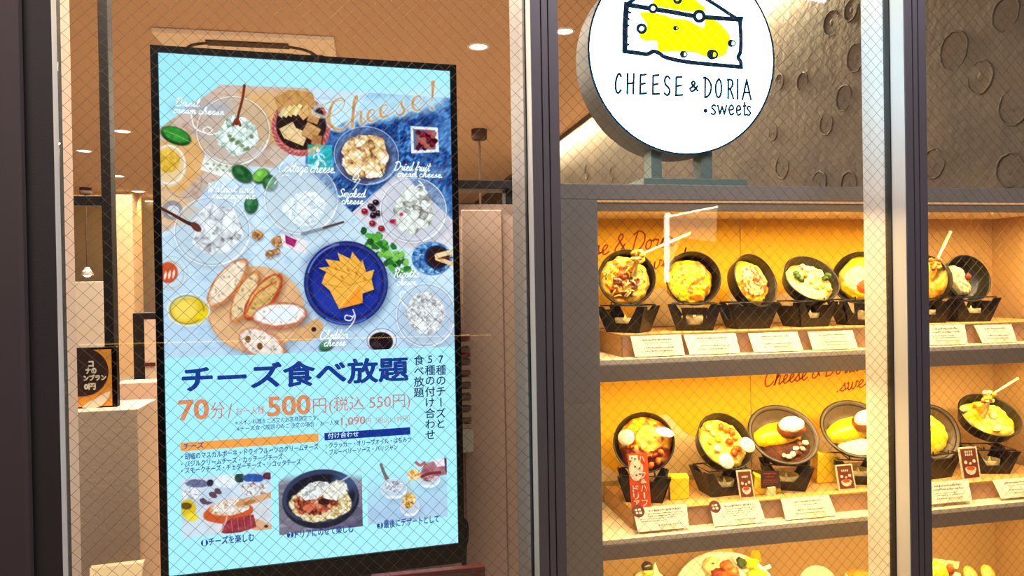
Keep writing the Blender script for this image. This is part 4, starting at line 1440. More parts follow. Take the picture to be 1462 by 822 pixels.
def handwriting(body, pA, pB, hpx, w, mat, parent, mw, plane, slant=.18):
    """pA..pB: photo pixels of the base line ends on the plane Y=plane"""
    tot = sum(GL[c][1] for c in body)
    A_, B_ = at(*pA, plane), at(*pB, plane)
    e = (B_ - A_)
    L = np.linalg.norm(e)
    e /= L
    hgt = at(pA[0], pA[1] - hpx, plane)[2] - A_[2]
    mb = MB()
    cx_ = 0
    up = np.array([0, 0, 1.0])
    for c in body:
        st, adv = GL[c]
        for s_ in st:
            p2 = smooth_line([((cx_ + q[0]) / tot * L + q[1] * hgt * slant, q[1] * hgt) for q in s_], 6)
            v, f = ribbon2(p2, w)
            mb.add((A_ + v[:, :1] * e + v[:, 1:] * up, f))
        cx_ += adv
    return mb.build('handwritten_line', mat, parent, mw=mw)


handwriting('Cheese & Doria', (790, 372), (962, 351), 28, .0046, M['redink'], cab, cmw, BY - .002)
handwriting('.sweets', (905, 390), (992, 372), 24, .0046, M['redink'], cab, cmw, BY - .002)
handwriting('Cheese & Doria', (1090, 552), (1226, 529), 25, .0046, M['redink'], cab, cmw, BY - .002)
handwriting('.sweets', (1193, 560), (1262, 546), 22, .0046, M['redink'], cab, cmw, BY - .002)

# risers on the two upper shelves
RZ = {1: 1.307, 2: .833}
for k, (pxl, z0, z1, lb) in enumerate(((887, 1.247, RZ[1], 'long wooden riser under the black pans on the top shelf'), (905, .780, RZ[2], 'long wooden riser under the pans on the middle shelf'))):
    xl = at(pxl, 490 if k == 0 else 740, 1.80)[0]
    t = thing('display_riser', lb, 'display riser', ((xl + 2.05) / 2, 1.9, z0))
    mwx = mat_of(t.location)
    MB().add(box(xl, 2.06, 1.80, 2.04, z1 - .006, z1)).build('top_board', M['oak'], t, mw=mwx, bevel=.001)
    MB().add(box(xl + .004, 2.06, 1.8005, 1.806, z0, z1 - .0065)).build('front_board', M['riserfront'], t, mw=mwx)
    MB().add(box(xl, xl + .006, 1.8065, 2.04, z0, z1 - .0065)).build('end_board', M['oak'], t, mw=mwx)

# ------------------------------------------------------------------ round lit sign on the cabinet
SYF = 1.78
sc = np.array([.842, SYF, 2.055])
SR = .268
rs = thing('round_sign', 'round white lit sign with yellow cheese drawing standing on the grey cabinet', 'sign', (sc[0], SYF + .05, 1.702))
smw = mat_of(rs.location)
prof = [(SR, .004), (SR, .110), (.0001, .110)]
v, f = lathe(prof, 96)
v = np.array(v)
body_v = np.column_stack([sc[0] + v[:, 0], SYF + v[:, 2], sc[2] + v[:, 1]])
MB().add((body_v, f)).build('drum', M['signside'], rs, mw=smw, smooth=False)
v, f = lathe([(SR, .003), (SR + .001, -.001), (SR - .004, -.002), (SR - .004, .003)], 96)
v = np.array(v)
MB().add((np.column_stack([sc[0] + v[:, 0], SYF + v[:, 2], sc[2] + v[:, 1]]), f)).build('rim', M['signnavy'], rs, mw=smw)
v, f = disc2((sc[0], sc[2]), SR - .004, 96)
face = MB().add((np.column_stack([v[:, 0], np.full(len(v), SYF), v[:, 1]]), f)).build('face', M['signwhite'], rs, mw=smw)


def sg(pts, layer):
    return np.array([at(x, y, SYF - .0004 * layer) for x, y in pts])


def sstroke(pts, w, name='outline_stroke', mat=None, sm=True, layer=2):
    q = sg(pts, layer)
    p2 = q[:, [0, 2]]
    p2 = smooth_line(p2, 5) if sm and len(p2) > 2 else p2
    ww = np.interp(np.linspace(0, 1, len(p2)), np.linspace(0, 1, len(w)), w) if not np.isscalar(w) else w
    v, f = ribbon2(p2, ww)
    return (np.column_stack([v[:, 0], np.full(len(v), SYF - .0004 * layer), v[:, 1]]), f)


Z = lambda L: [(840 + a / 3.574, b / 3.574) for a, b in L]
yel = Z([(262, 70), (310, 62), (400, 80), (430, 92), (500, 100), (560, 130), (590, 140), (600, 95), (660, 110), (700, 150), (725, 190), (715, 240), (690, 285), (600, 290), (540, 268), (430, 262), (360, 262), (345, 210), (280, 205), (258, 170), (300, 130)])
yel = smooth_line(yel, 5, True)
q = sg(yel, 1)
MB().add((q, [tuple(range(len(q)))])).build('yellow_patch', M['signyellow'], rs, mw=smw)
q = sg(smooth_line(Z([(330, 10), (360, -30), (480, -40), (560, 10), (600, 50), (540, 62), (430, 48), (340, 30)]), 5, True), 1)
MB().add((q, [tuple(range(len(q)))])).build('yellow_patch', M['signyellow'], rs, mw=smw)
mb = MB()
Wd = .0118
for L, w, s_ in (([(195, 22), (188, 130), (186, 258)], Wd * 1.3, True), ([(186, 262), (250, 270), (300, 276), (332, 262), (362, 272), (400, 294), (520, 318), (780, 342)], Wd, True),
                 ([(780, 342), (776, 312), (764, 292), (776, 262), (778, 180), (772, 98)], Wd, True), ([(195, 24), (260, 34), (330, 46), (430, 62), (560, 84), (772, 100)], Wd * 1.1, True),
                 ([(195, 22), (225, 2), (300, -60), (380, -90), (470, -70), (600, -6), (740, 84), (772, 98)], Wd * .9, True),
                 ([(192, 60), (224, 66)], [Wd * 1.6, .001], False), ([(192, 95), (216, 98)], [Wd * 1.6, .001], False), ([(192, 128), (212, 132)], [Wd * 1.8, .001], False), ([(190, 185), (208, 184)], [Wd * 1.9, .001], False), ([(190, 226), (212, 228)], [Wd * 1.7, .001], False),
                 ([(722, 82), (772, 100)], [.001, Wd * 2], False)):
    mb.add(sstroke(Z(L), w, sm=s_))
for cx, cy, r, w in ((330, 43, 19, 7), (566, 83, 25, 10), (272, 146, 20, 8), (450, 144, 8, 5), (736, 221, 14, 6), (491, 277, 13, 6), (640, 278, 18, 9), (455, -2, 16, 8)):
    pts = [(cx + r * math.cos(a), cy + r * math.sin(a)) for a in np.linspace(0, 2 * math.pi, 22)]
    if cx in (450, 736, 491, 640):
        ww = [(.3 + .7 * max(0, math.cos(a - math.pi))) * w * 4.5 / 3.574 * .0018 for a in np.linspace(0, 2 * math.pi, 22)]
    else:
        ww = [w * 2.1 / 3.574 * .0018] * 22
    mb.add(sstroke(Z(pts), ww, sm=False, layer=3))
for cx, cy, s_ in ((300, 40, -1), (352, 46, 1), (532, 80, -1), (600, 88, 1)):
    mb.add(sstroke(Z([(cx + s_ * 18, cy + s_ * 2), (cx - s_ * 8, cy)]), [.001, .006], sm=False, layer=3))
for cx, cy, r in ((330, 43, 11), (566, 83, 15)):
    q = sg(Z([(cx + r * math.cos(a), cy + r * math.sin(a)) for a in np.linspace(0, 2 * math.pi, 19)[:-1]]), 5)
    MB().add((q, [tuple(range(18))])).build('hole_patch', M['signwhite'], rs, mw=smw)
mb.build('cheese_outline', M['signnavy'], rs, mw=smw)
CAPS = {
    'C': [[(.85, .85), (.62, 1), (.28, .8), (.1, .42), (.22, .08), (.5, 0), (.85, .15)]],
    'H': [[(.12, 1), (.08, 0)], [(.85, 1), (.8, 0)], [(.08, .5), (.84, .54)]],
    'E': [[(.8, 1), (.15, .97)], [(.15, .97), (.12, .02)], [(.12, .02), (.85, .04)], [(.14, .5), (.7, .55)]],
    'S': [[(.85, .85), (.55, 1), (.2, .82), (.32, .56), (.72, .38), (.8, .14), (.5, 0), (.12, .12)]],
    'D': [[(.2, 1), (.16, 0)], [(.02, .98), (.5, .9), (.88, .58), (.76, .22), (.42, .03), (.14, 0)]],
    'O': [[(.55, 1), (.2, .75), (.12, .35), (.35, .02), (.68, .05), (.88, .4), (.8, .8), (.55, 1)]],
    'R': [[(.18, 0), (.2, .98)], [(.1, .98), (.6, .96), (.76, .76), (.55, .54), (.2, .48)], [(.45, .5), (.85, .0)]],
    'I': [[(.5, 1), (.48, 0)]],
    'A': [[(.05, 0), (.5, 1)], [(.5, 1), (.95, 0)], [(.22, .36), (.82, .36)]],
    '&': [[(.95, .05), (.5, .5), (.25, .8), (.45, 1), (.65, .8), (.4, .5), (.08, .25), (.25, 0), (.55, .1), (.9, .5)]],
    's': [[(.85, .9), (.5, 1), (.2, .78), (.5, .52), (.82, .25), (.5, 0), (.1, .1)]],
    'w': [[(.05, 1), (.25, 0)], [(.25, 0), (.5, .85)], [(.5, .85), (.72, 0)], [(.72, 0), (.95, 1)]],
    'e': [[(.15, .5), (.8, .6), (.7, .95), (.4, 1), (.12, .6), (.3, .05), (.6, 0), (.88, .15)]],
    't': [[(.5, 1.15), (.45, .1), (.75, 0)], [(.15, .82), (.9, .86)]]}
for chs, boxes, w in (('CHEESE&DORIA', [(135, 172, 375, 474), (195, 238, 376, 478), (260, 302, 380, 480), (324, 368, 383, 482), (382, 422, 388, 486), (442, 486, 392, 488), (516, 560, 415, 465), (588, 632, 394, 496), (645, 684, 402, 496), (706, 746, 404, 502), (752, 772, 406, 504), (784, 832, 408, 508)], .0062),
                      ('sweets', [(624, 654, 536, 584), (658, 708, 537, 582), (714, 746, 538, 584), (752, 782, 540, 586), (788, 806, 532, 586), (806, 832, 542, 588)], .0056)):
    for ch, (x0, x1, y0, y1) in zip(chs, boxes):
        mb = MB()
        for st in CAPS[ch]:
            mb.add(sstroke(Z([(x0 + a * (x1 - x0), y1 - b * (y1 - y0)) for a, b in st]), w))
        mb.build('letter', M['signnavy'], rs, mw=smw)
dc = sg(Z([(598, 565)]), 2)[0]
v, f = disc2((dc[0], dc[2]), .0062, 14)
MB().add((np.column_stack([v[:, 0], np.full(len(v), dc[1]), v[:, 1]]), f)).build('dot', M['signnavy'], rs, mw=smw)
for px0, px1 in ((930, 945), (1001, 1017)):
    a, b = at(px0, 235, 1.80), at(px1, 235, 1.80)
    MB().add(box(a[0], b[0], 1.80, 1.85, 1.716, 1.83)).build('leg', M['signleg'], rs, mw=smw, bevel=.001)
a, b = at(917, 258, 1.775), at(1064, 258, 1.775)
MB().add(box(a[0], b[0], 1.765, 1.90, 1.702, 1.721)).build('base', M['signleg'], rs, mw=smw, bevel=.001)

# ------------------------------------------------------------------ food samples
PY = 1.895


class Pan:
    def __init__(s, px, py, ang, dr, R, name, label, Y=PY, stone=False, depth=.046, group=None):
        C = at(px, py, Y)
        v = EYE - C
        v /= np.linalg.norm(v)
        r = RIGHT - v * (RIGHT @ v)
        r /= np.linalg.norm(r)
        u = np.cross(v, r)
        a, d = math.radians(ang), math.radians(dr)
        n = math.cos(a) * v + math.sin(a) * (math.cos(d) * r + math.sin(d) * u)
        y = u - n * (u @ n)
        y /= np.linalg.norm(y)
        x = np.cross(y, n)
        s.C, s.n, s.x, s.y, s.R = C, n, x, y, R
        s.mw = Matrix([[x[i], y[i], n[i], C[i]] for i in range(3)] + [[0, 0, 0, 1]])
        s.root = thing(name, label, 'food sample', mw=s.mw, group=group)
        if stone:
            prof = [(.0001, -depth), (R * .62, -depth), (R * .8, -depth * .7), (R * .97, -.004), (R, .001), (R * .985, .004), (R * .93, .003), (R * .90, -.003), (R * .86, -.006), (R * .74, -depth * .55), (R * .56, -depth * .72), (.0001, -depth * .75)]
            MB().add(lathe(prof, 64)).build('pan', M['stone'], s.root, smooth=True)
            MB().add(tube([(R * .985 * math.cos(a_), R * .985 * math.sin(a_), .002) for a_ in np.linspace(0, 2 * math.pi, 73)[:-1]], .0026, 8, True)).build('rim_band', M['iron'], s.root, smooth=True)
            MB().add(tube([(R * .885 * math.cos(a_), R * .885 * math.sin(a_), -.0035) for a_ in np.linspace(0, 2 * math.pi, 73)[:-1]], .0018, 8, True)).build('inner_band', M['iron'], s.root, smooth=True)
        else:
            prof = [(.0001, -depth), (R * .80, -depth), (R * .86, -depth * .9), (R * .985, -.004), (R, 0), (R * .995, .002), (R * .955, .002), (R * .945, -.002), (R * .84, -depth * .75), (R * .78, -depth * .86), (.0001, -depth * .88)]
            MB().add(lathe(prof, 64)).build('pan', M['iron'], s.root, smooth=True)
        s.depth = depth

    def loc(s, px, py, off=0.0):
        d = ray(px, py)
        c = s.C + s.n * off
        k = ((c - EYE) @ s.n) / (d @ s.n)
        p = EYE + d * k - s.C
        return np.array([p @ s.x, p @ s.y, off])

    def fill(s, pal, r=.9, z=-.010, h=.012, cell=.012, amp=.005, seed=0, cen=(0, 0), ry=None, rot=0, name='filling', mat='food', fn=None, wob=.06):
        R = s.R * r
        RY = R if ry is None else s.R * ry
        nr, nt = 26, 72
        v, f = [], []
        for i in range(nr + 1):
            for j in range(nt):
                t = 2 * math.pi * j / nt
                q = i / nr
                v.append((q, t))
        v = np.array(v)
        edge = 1 + (vnoise(np.cos(v[:, 1]) * 3 + 9, np.sin(v[:, 1]) * 3 + 9, .7, seed) - .5) * 2 * wob
        X, Y = v[:, 0] * np.cos(v[:, 1]) * R * edge, v[:, 0] * np.sin(v[:, 1]) * RY * edge
        a = math.radians(rot)
        X, Y = X * math.cos(a) - Y * math.sin(a) + cen[0], X * math.sin(a) + Y * math.cos(a) + cen[1]
        d, val = cells(X + 5, Y + 5, cell, seed)
        nz = fnoise(X + 5, Y + 5, cell * 1.6, seed + 4)
        Zz = z + h * (1 - v[:, 0] ** 3) - .012 * np.clip(v[:, 0] - .9, 0, 1) * 10 * (.6) + ((1 - d) * .6 + nz * .8 - .7) * amp * 2
        t = np.clip(val * .6 + nz * .9 - .3, 0, 1)
        pal = np.asarray(pal, float)
        k = t * (len(pal) - 1)
        k0 = np.minimum(k.astype(int), len(pal) - 2)
        c = pal[k0] + (pal[k0 + 1] - pal[k0]) * (k - k0)[:, None]
        if fn is not None:
            c, Zz = fn(X / s.R, Y / s.R, c, Zz)
        for i in range(nr):
            for j in range(nt):
                j2 = (j + 1) % nt
                if i == 0:
                    if j2:
                        f.append((0, nt + j, nt + j2))
                    else:
                        f.append((0, nt + j, nt))
                else:
                    f.append((i * nt + j, (i + 1) * nt + j, (i + 1) * nt + j2, i * nt + j2))
        return MB().add((np.column_stack([X, Y, Zz]), f), s2l(np.clip(c, 0, 255))).build(name, M[mat], s.root, smooth=True)

    def lump(s, px, py, r, col, off=.006, name='topping', noise=.25, seed=0, rot=0, mat='food', col2=None):
        c = s.loc(px, py, off)
        a = math.radians(rot)
        Rm = [[math.cos(a), -math.sin(a), 0], [math.sin(a), math.cos(a), 0], [0, 0, 1]]
        v, f = ellipsoid(c, r, 20, 12, Rm, noise, seed)
        col = np.asarray(col, float)
        cc = np.tile(col, (len(v), 1))
        if col2 is not None:
            m = fnoise(v[:, 0] * 1 + 3, v[:, 1] + 3, .008, seed)[:, None]
            cc = cc * (1 - m) + np.asarray(col2, float) * m
        return MB().add((v, f), s2l(cc)).build(name, M[mat], s.root, smooth=True)

    def lumps(s, pts, r, cols, off=.006, name='topping', seed=0, noise=.3):
        mb = MB()
        rn = random.Random(seed)
        each = len(pts) <= 14
        o = None
        for k, (px, py) in enumerate(pts):
            a = rn.random() * 6
            Rm = [[math.cos(a), -math.sin(a), 0], [math.sin(a), math.cos(a), 0], [0, 0, 1]]
            v, f = ellipsoid(s.loc(px, py, off), np.array(r) * (.8 + .4 * rn.random()), 10, 7, Rm, noise, k)
            if each:
                o = MB().add((v, f), s2l(cols[k % len(cols)])).build(name, M['food'], s.root, smooth=True)
            else:
                mb.add((v, f), s2l(cols[k % len(cols)]))
        if not each:
            o = mb.build(name, M['food'], s.root, smooth=True)
            o['kind'] = 'stuff'
        return o

    def disc(s, px, py, r, off, tiltx=0, tilty=0, col=(250, 232, 206), dots=True, ry=None):
        """pale round slice with small marks, standing on the food"""
        c = s.loc(px, py, off)
        ry = r if ry is None else ry
        prof = [(.0001, -.003), (r * .94, -.003), (r, -.0005), (r * .97, .0022), (.0001, .0030)]
        v, f = lathe(prof, 28)
        v = np.array(v)
        v[:, 1] *= ry / r
        Rm = np.array((Matrix.Rotation(math.radians(tiltx), 3, 'X') @ Matrix.Rotation(math.radians(tilty), 3, 'Y')))
        o = MB().add((v @ Rm.T + c, f)).build('pale_disc', M['egg'], s.root, smooth=True)
        if dots:
            mb = MB()
            for k in range(4):
                for j in range(3):
                    q = np.array([(-.45 + .3 * k) * r, (.3 - .27 * j) * ry, .0036])
                    mb.add((np.array(box(q[0] - .0011, q[0] + .0009, q[1] - .0007, q[1] + .0007, q[2] - .0004, q[2])[0]) @ Rm.T + c, box(0, 1, 0, 1, 0, 1)[1]))
            mb.build('disc_marks', M['redink'], o)
        return o

    def spoon(s, p0, p1, dY0, dY1, w=.006, string=None, col=(250, 196, 60)):
        """cream spoon lifted above the food: p0 bowl end, p1 handle end in the photo"""
        Y0 = s.C[1] + dY0
        A_, B_ = at(*p0, Y0), at(*p1, s.C[1] + dY1)
        mid = A_ * .75 + B_ * .25
        MB().add(tube(smooth_line([A_, mid, (A_ + B_) / 2, B_ * .95 + A_ * .05, B_], 4), [w * .5] * 8 + [w * .62] * 6 + [w * .75, w * .8, w * .5], 10)).build('spoon', M['spoon'], s.root, smooth=True, mw=s.mw)
        mb = MB()
        rn = random.Random(int(p0[0]))
        for k in range(26):
            q = A_ + np.array([rn.uniform(-.017, .017), rn.uniform(-.008, .006), rn.uniform(-.014, .014)])
            v, f = ellipsoid(q, (.008, .007, .007), 10, 7, None, .4, k)
            mb.add((v, f), s2l([col, (255, 230, 150), (226, 150, 30), (150, 74, 16)][k % 4]))
        if string:
            for k, (sx, sy) in enumerate(string):
                e = s.C + s.x * s.loc(sx, sy, .004)[0] + s.y * s.loc(sx, sy, .004)[1] + s.n * .004
                v, f = tube(smooth_line([A_, (A_ + e) / 2 + np.array([0, -.006, -.004]), e], 5), [.007, .006, .0055, .005, .0045, .0045, .005, .0055, .006, .007, .008], 8)
                mb.add((v, f), s2l([col, (250, 226, 150)][k % 2]))
        mb.build('lifted_cheese', M['food'], s.root, smooth=True, mw=s.mw)


# --- small black table stove (prototype, then copies)
def wall_poly(kind):
    if kind == 'window':
        return [(-1, 0), (0, 0), (0, .20), (-.36, .20), (-.40, .30), (-.40, .52), (-.34, .62), (.34, .62), (.40, .52), (.40, .30), (.36, .20), (.002, .20), (.002, 0), (1, 0), (1, 1.0), (.80, 1.0), (.66, .55), (.56, .46), (.52, .55), (.52, .90), (-.52, .90), (-.52, .55), (-.56, .46), (-.66, .55), (-.80, 1.0), (-1, 1.0)]
    if kind == 'open':
        return [(-1, 0), (1, 0), (1, 1), (.70, 1), (.52, .60), (.34, .36), (-.34, .36), (-.52, .60), (-.70, 1), (-1, 1)]
    return [(-1, 0), (1, 0), (1, 1), (.62, 1), (.5, .86), (-.5, .86), (-.62, 1), (-1, 1)]


def make_stove(kind, label, loc, rz, flame=(0, .012)):
    t = thing('table_stove', label, 'table stove', loc, rz, 'small black table stoves under the pans')
    hb_, ht_, hh = .050, .0735, .073
    mb = MB()
    for k in range(4):
        a = k * math.pi / 2
        kd = kind if k == 0 else ('open' if k == 2 else 'solid')
        if kind == 'turned':
            kd = 'open' if k % 2 else 'solid'
        pts = []
        for s_, tt in wall_poly(kd):
            hw = hb_ + (ht_ - hb_) * tt ** 1.25
            x, y = s_ * hw, -hw
            pts.append((x * math.cos(a) - y * math.sin(a), x * math.sin(a) + y * math.cos(a), tt * hh))
        pts = [(x, y * .74, z) for x, y, z in pts]
        inw = np.array([-math.sin(a) * -1 * 0, 0, 0]) + np.array([-math.sin(a), math.cos(a), 0]) * .0045
        mb.add(prism(pts, inw))
    mb.add(box(-hb_ + .002, hb_ - .002, (-hb_ + .002) * .74, (hb_ - .002) * .74, 0, .006))
    mb.build('body', M['iron'], t)
    zt_ = hh + .0025
    w = MB().add(tube([(-.062, -.046, zt_), (.062, -.046, zt_), (.062, .046, zt_), (-.062, .046, zt_)], .0022, 6, True))
    for x in (-.030, .030):
        w.add(tube([(x, -.048, zt_), (x, .048, zt_)], .002, 6))
        w.add(tube([(x, -.044, zt_), (x, -.044, zt_ + .010)], .002, 6))
    w.build('wire_stand', M['iron'], t)
    MB().add(lathe([(.0001, .0062), (.026, .0062), (.034, .020), (.036, .040), (.033, .040), (.030, .022), (.0001, .018)], 28)).build('candle_dish', M['dish'], t, smooth=True)
    fx = flame[0]
    MB().add(lathe([(.0001, .020), (.004, .022), (.0062, .030), (.0045, .039), (.0015, .047), (.0001, .050)], 16)).build('candle', M['candle'], t, smooth=True)
    for ch in t.children:
        if ch.name.startswith('candle') and not ch.name.startswith('candle_dish'):
            ch.location = (fx, -.020, 0)
        elif ch.name.startswith('candle_dish'):
            ch.location = (0, -.004, 0)
    return t


STV = {}


def stove(px, shelf, rz, kind, label, Y=PY):
    z = RZ[shelf]
    p = at(px, 460 if shelf == 1 else 690, Y)
    l = (p[0], Y, z)
    if kind not in STV:
        STV[kind] = make_stove(kind, label, l, math.radians(rz))
        return STV[kind]
    c = copy_tree(STV[kind])
    c.location = l
    c.rotation_euler = (0, 0, math.radians(rz))
    c['label'] = label
    return c


CH, CR, WT = (250, 184, 24), (255, 222, 120), (255, 240, 190)
BR, OR, RB = (120, 52, 12), (220, 104, 14), (132, 44, 12)
YE = (255, 206, 10)
GRP = 'pans of food samples'
# top shelf
p = Pan(895, 396, 14, 60, .0815, 'doria_pan', 'leftmost top-shelf pan, brown sauce and strips of cheese with raised spoon', group=GRP)


def f1(X, Y, c, Zz):
    m = (np.hypot(X + .05, Y + .05) < .68)[:, None] * (fnoise(X + 3, Y + 3, .22, 3)[:, None] > .47)
    dk = np.where((fnoise(X + 9, Y + 9, .12, 6) > .5)[:, None], np.array((96, 34, 6)), np.array((168, 76, 14)))
    return np.where(m, dk, c), Zz + .003 * m[:, 0]


p.fill([OR, CH, CR, CH, CR], .87, -.014, .012, .016, .005, 1, fn=f1, cen=(-.006, -.005))
rn = random.Random(4)
mb = MB()
for k in range(26):
    a, q = rn.random() * 6.28, .58 * math.sqrt(rn.random())
    c = p.loc(895 + q * 50 * math.cos(a) - 4, 398 + q * 50 * math.sin(a), .004)
    t_ = rn.random() * 3.14
    L = .010
    mb.add(tube(smooth_line([c + np.array([-L * math.cos(t_), -L * math.sin(t_), -.002]), c + np.array([.002, .002, .003]), c + np.array([L * math.cos(t_), L * math.sin(t_), -.002])], 3), .0022, 6), s2l([CR, WT, CH][k % 3]))
mb.build('cheese_strips', M['food'], p.root, smooth=True)
p.spoon((909, 366), (985, 333), -.055, -.03, .007, [(900, 385), (906, 392)])
p = Pan(990, 397, 18, 40, .0800, 'doria_pan', 'second pan on the top shelf, plain bright yellow grated cheese with browned specks', group=GRP)


def f2(X, Y, c, Zz):
    n = fnoise(X + 7, Y + 7, .3, 12)
    c = np.where((n > .60)[:, None], np.array((214, 112, 6)), c)
    g = vnoise(X + 2, Y + 2, .07, 15) > .84
    return np.where(g[:, None], np.array((96, 110, 30)), c), Zz


p.fill([CH, YE, YE, (255, 232, 110)], .85, -.018, .012, .012, .004, 2, fn=f2, cen=(-.008, -.006))
p = Pan(1079, 400, 50, 25, .0825, 'doria_pan', 'third pan on the top shelf, turned aside, minced meat in a yellow ring', group=GRP)


def f3(X, Y, c, Zz):
    q = np.hypot(X + .0, (Y - .0) * .95)
    n = cells(X + 4, Y + 4, .085, 3)[1]
    inner = np.where((n > .5)[:, None], np.array((248, 214, 140)), np.where((n > .2)[:, None], np.array((140, 56, 10)), np.array((206, 130, 50))))
    m = (q + (fnoise(X + 3, Y + 3, .25, 5) - .5) * .2 < .58)[:, None]
    return np.where(m, inner, c), Zz + .004 * m[:, 0]


p.fill([OR, CH, YE, CH], .84, -.020, .014, .010, .004, 3, fn=f3)
p = Pan(1159, 397, 48, 56, .0845, 'doria_pan', 'fourth pan on the top shelf, tipped up, white sauce with broccoli', group=GRP)
p.fill([(236, 160, 40), CR, WT, CR, (250, 200, 70)], .86, -.020, .014, .014, .006, 5)
for x, y, sd in ((1139, 394, 1), (1144, 399, 2), (1137, 390, 3), (1178, 397, 4), (1182, 393, 5)):
    p.lump(x, y, (.0095, .0085, .007), (34, 74, 14), .001, 'broccoli', .6, sd, col2=(96, 124, 24))
p.lump(1150, 395, (.006, .005, .004), RB, .001, 'ham')
p.lumps([(1160, 384), (1166, 410), (1175, 408), (1152, 384), (1158, 402), (1184, 413), (1146, 380)], (.010, .009, .007), [WT, CR, (250, 206, 80)], -.003, seed=4)
p = Pan(1226, 396, 22, 150, .080, 'doria_pan', 'fifth top-shelf pan, cut off by the right post, creamy with red patch', group=GRP)


def f5(X, Y, c, Zz):
    c = np.where((np.hypot(X + .1, Y) < .45)[:, None], np.array(WT), c)
    return np.where((np.hypot(X - .2, Y + .35) < .26)[:, None], np.array((226, 90, 30)), c), Zz


p.fill([CH, YE, CR], .86, -.016, .014, .014, .004, 7, fn=f5)
p = Pan(1318, 400, 30, 170, .078, 'doria_pan', 'sixth pan on the top shelf, half hidden behind the right mullion with upright spoon', group=GRP)
p.fill([OR, CH, CR, CH], .86, -.014, .014, .014, .004, 8)
p.spoon((1335, 377), (1357, 331), -.04, .0, .007, [(1331, 396)])
p = Pan(1382, 397, 42, 22, .0765, 'doria_pan', 'rightmost top-shelf pan, mostly bare black iron with small pale pasta heap', group=GRP)
p.fill([CR, WT, (236, 200, 130)], .42, -.034, .016, .010, .006, 9, ry=.74, rot=28, cen=(-.004, .004), wob=.12)
p.lump(1382, 395, (.010, .012, .006), RB, -.016, 'mushroom', .4, 3, col2=(90, 50, 24))

for px, rz, kind, lb in ((897, -46, 'open', 'small black stove under the leftmost top-shelf pan'), (991, -24, 'window', 'small black stove under the plain yellow cheese pan'),
                         (1067, -6, 'turned', 'small black stove under the pan turned aside with minced meat'), (1150, 8, 'open', 'small black stove under the broccoli pan'),
                         (1226, -12, 'window', 'small black stove under the top-shelf pan cut by the right post'), (1316, -8, 'open', 'small black stove half hidden behind the right mullion, top shelf'),
                         (1380, -8, 'open', 'small black stove under the bare iron pan with pasta')):
    stove(px, 1, rz, kind, lb)

# middle shelf
p = Pan(919, 631, 14, 120, .0870, 'doria_pan', 'leftmost middle-shelf pan, orange and yellow gratin with two pale discs', group=GRP)


def f8(X, Y, c, Zz):
    n = fnoise(X + 3, Y + 3, .35, 31)
    c = np.where(((Y < -.15) & (n > .4))[:, None], np.array(RB), c)
    c = np.where((np.hypot(X - .15, Y - .12) < .42)[:, None], np.array(CH) * .4 + np.array(CR) * .6, c)
    return c, Zz + .008 * np.clip(1 - np.hypot(X - .15, Y - .12) / .5, 0, 1)


p.fill([RB, OR, CH, YE, CH], .88, -.014, .012, .014, .006, 11, fn=f8)
p.disc(894, 624, .0235, .022)
p.disc(949, 617, .026, .020, -30, 20, dots=False, ry=.017)
p.lumps([(935, 650), (940, 658), (930, 664), (925, 652), (944, 645)], (.009, .006, .005), [RB, OR, (230, 110, 40)], .004, 'chicken', 5)
p = Pan(1036, 629, 38, 38, .0875, 'doria_pan', 'second middle-shelf pan, creamy sauce with orange chunks and two pale discs at the rim', group=GRP)
p.fill([CH, CR, YE, CR, OR], .87, -.018, .014, .016, .006, 13)
p.lumps([(1045, 616), (1050, 625), (1042, 630), (1053, 640), (1036, 612), (1048, 646), (1030, 608)], (.011, .009, .007), [OR, (236, 130, 20), (200, 84, 12)], .002, 'chicken', 6)
p.lumps([(1018, 618), (1014, 630), (1024, 640), (1012, 610), (1026, 626)], (.012, .011, .006), [CR, YE, WT], -.001, 'cheese_lump', 7)
p.disc(1037, 658, .023, .020)
p.disc(1067, 635, .023, .024)


def omelette(p, cx, cy, patty, rot=20, cheese=True):
    L = p.loc(cx, cy, 0)
    p.fill([YE, (255, 214, 20), YE], .76, -.012, .026, .03, .0012, 21, cen=(L[0], L[1]), ry=.40, rot=rot, name='omelette', mat='foodsmooth', wob=.02)
    p.lump(patty[0], patty[1], (.044, .031, .024), (170, 84, 24), .016, 'patty', .2, 4, rot, col2=(90, 36, 12))
    if cheese:
        p.lump(patty[0] + 1, patty[1] - 5, (.038, .026, .018), (255, 248, 224), .030, 'cheese_cap', .10, 5, rot, 'foodsmooth')


p = Pan(1118, 620, 36, 62, .101, 'omelette_pan', 'third middle-shelf pan, wide grey bowl with yellow omelette and brown patty', stone=True, group=GRP)
p.fill([(52, 18, 4), (74, 28, 6), (104, 46, 10)], .74, -.012, .006, .02, .002, 22, cen=p.loc(1126, 640, 0)[:2], ry=.42, rot=10, name='brown_sauce', mat='sauce')
omelette(p, 1112, 617, (1129, 611), 12)
p.lumps([(1126, 652), (1132, 648), (1140, 646), (1146, 640), (1150, 632), (1136, 640), (1142, 634), (1120, 650)], (.009, .007, .006), [WT, (250, 240, 220), (110, 54, 14), WT], .000, 'rice', 9, .6)
p = Pan(1221, 612, 36, 62, .100, 'omelette_pan', 'fourth middle-shelf pan, grey bowl cut by the right post, omelette with white cheese', stone=True, group=GRP)
p.fill([WT, (250, 236, 206), WT], .55, -.022, .012, .008, .003, 24, cen=p.loc(1226, 632, 0)[:2], ry=.36, rot=0, name='rice')
omelette(p, 1214, 610, (1236, 602), 20)
p = Pan(1331, 618, 34, 10, .088, 'omelette_pan', 'fifth middle-shelf pan, half hidden behind the right mullion, yellow omelette', stone=True, group=GRP)
L = p.loc(1330, 620, 0)
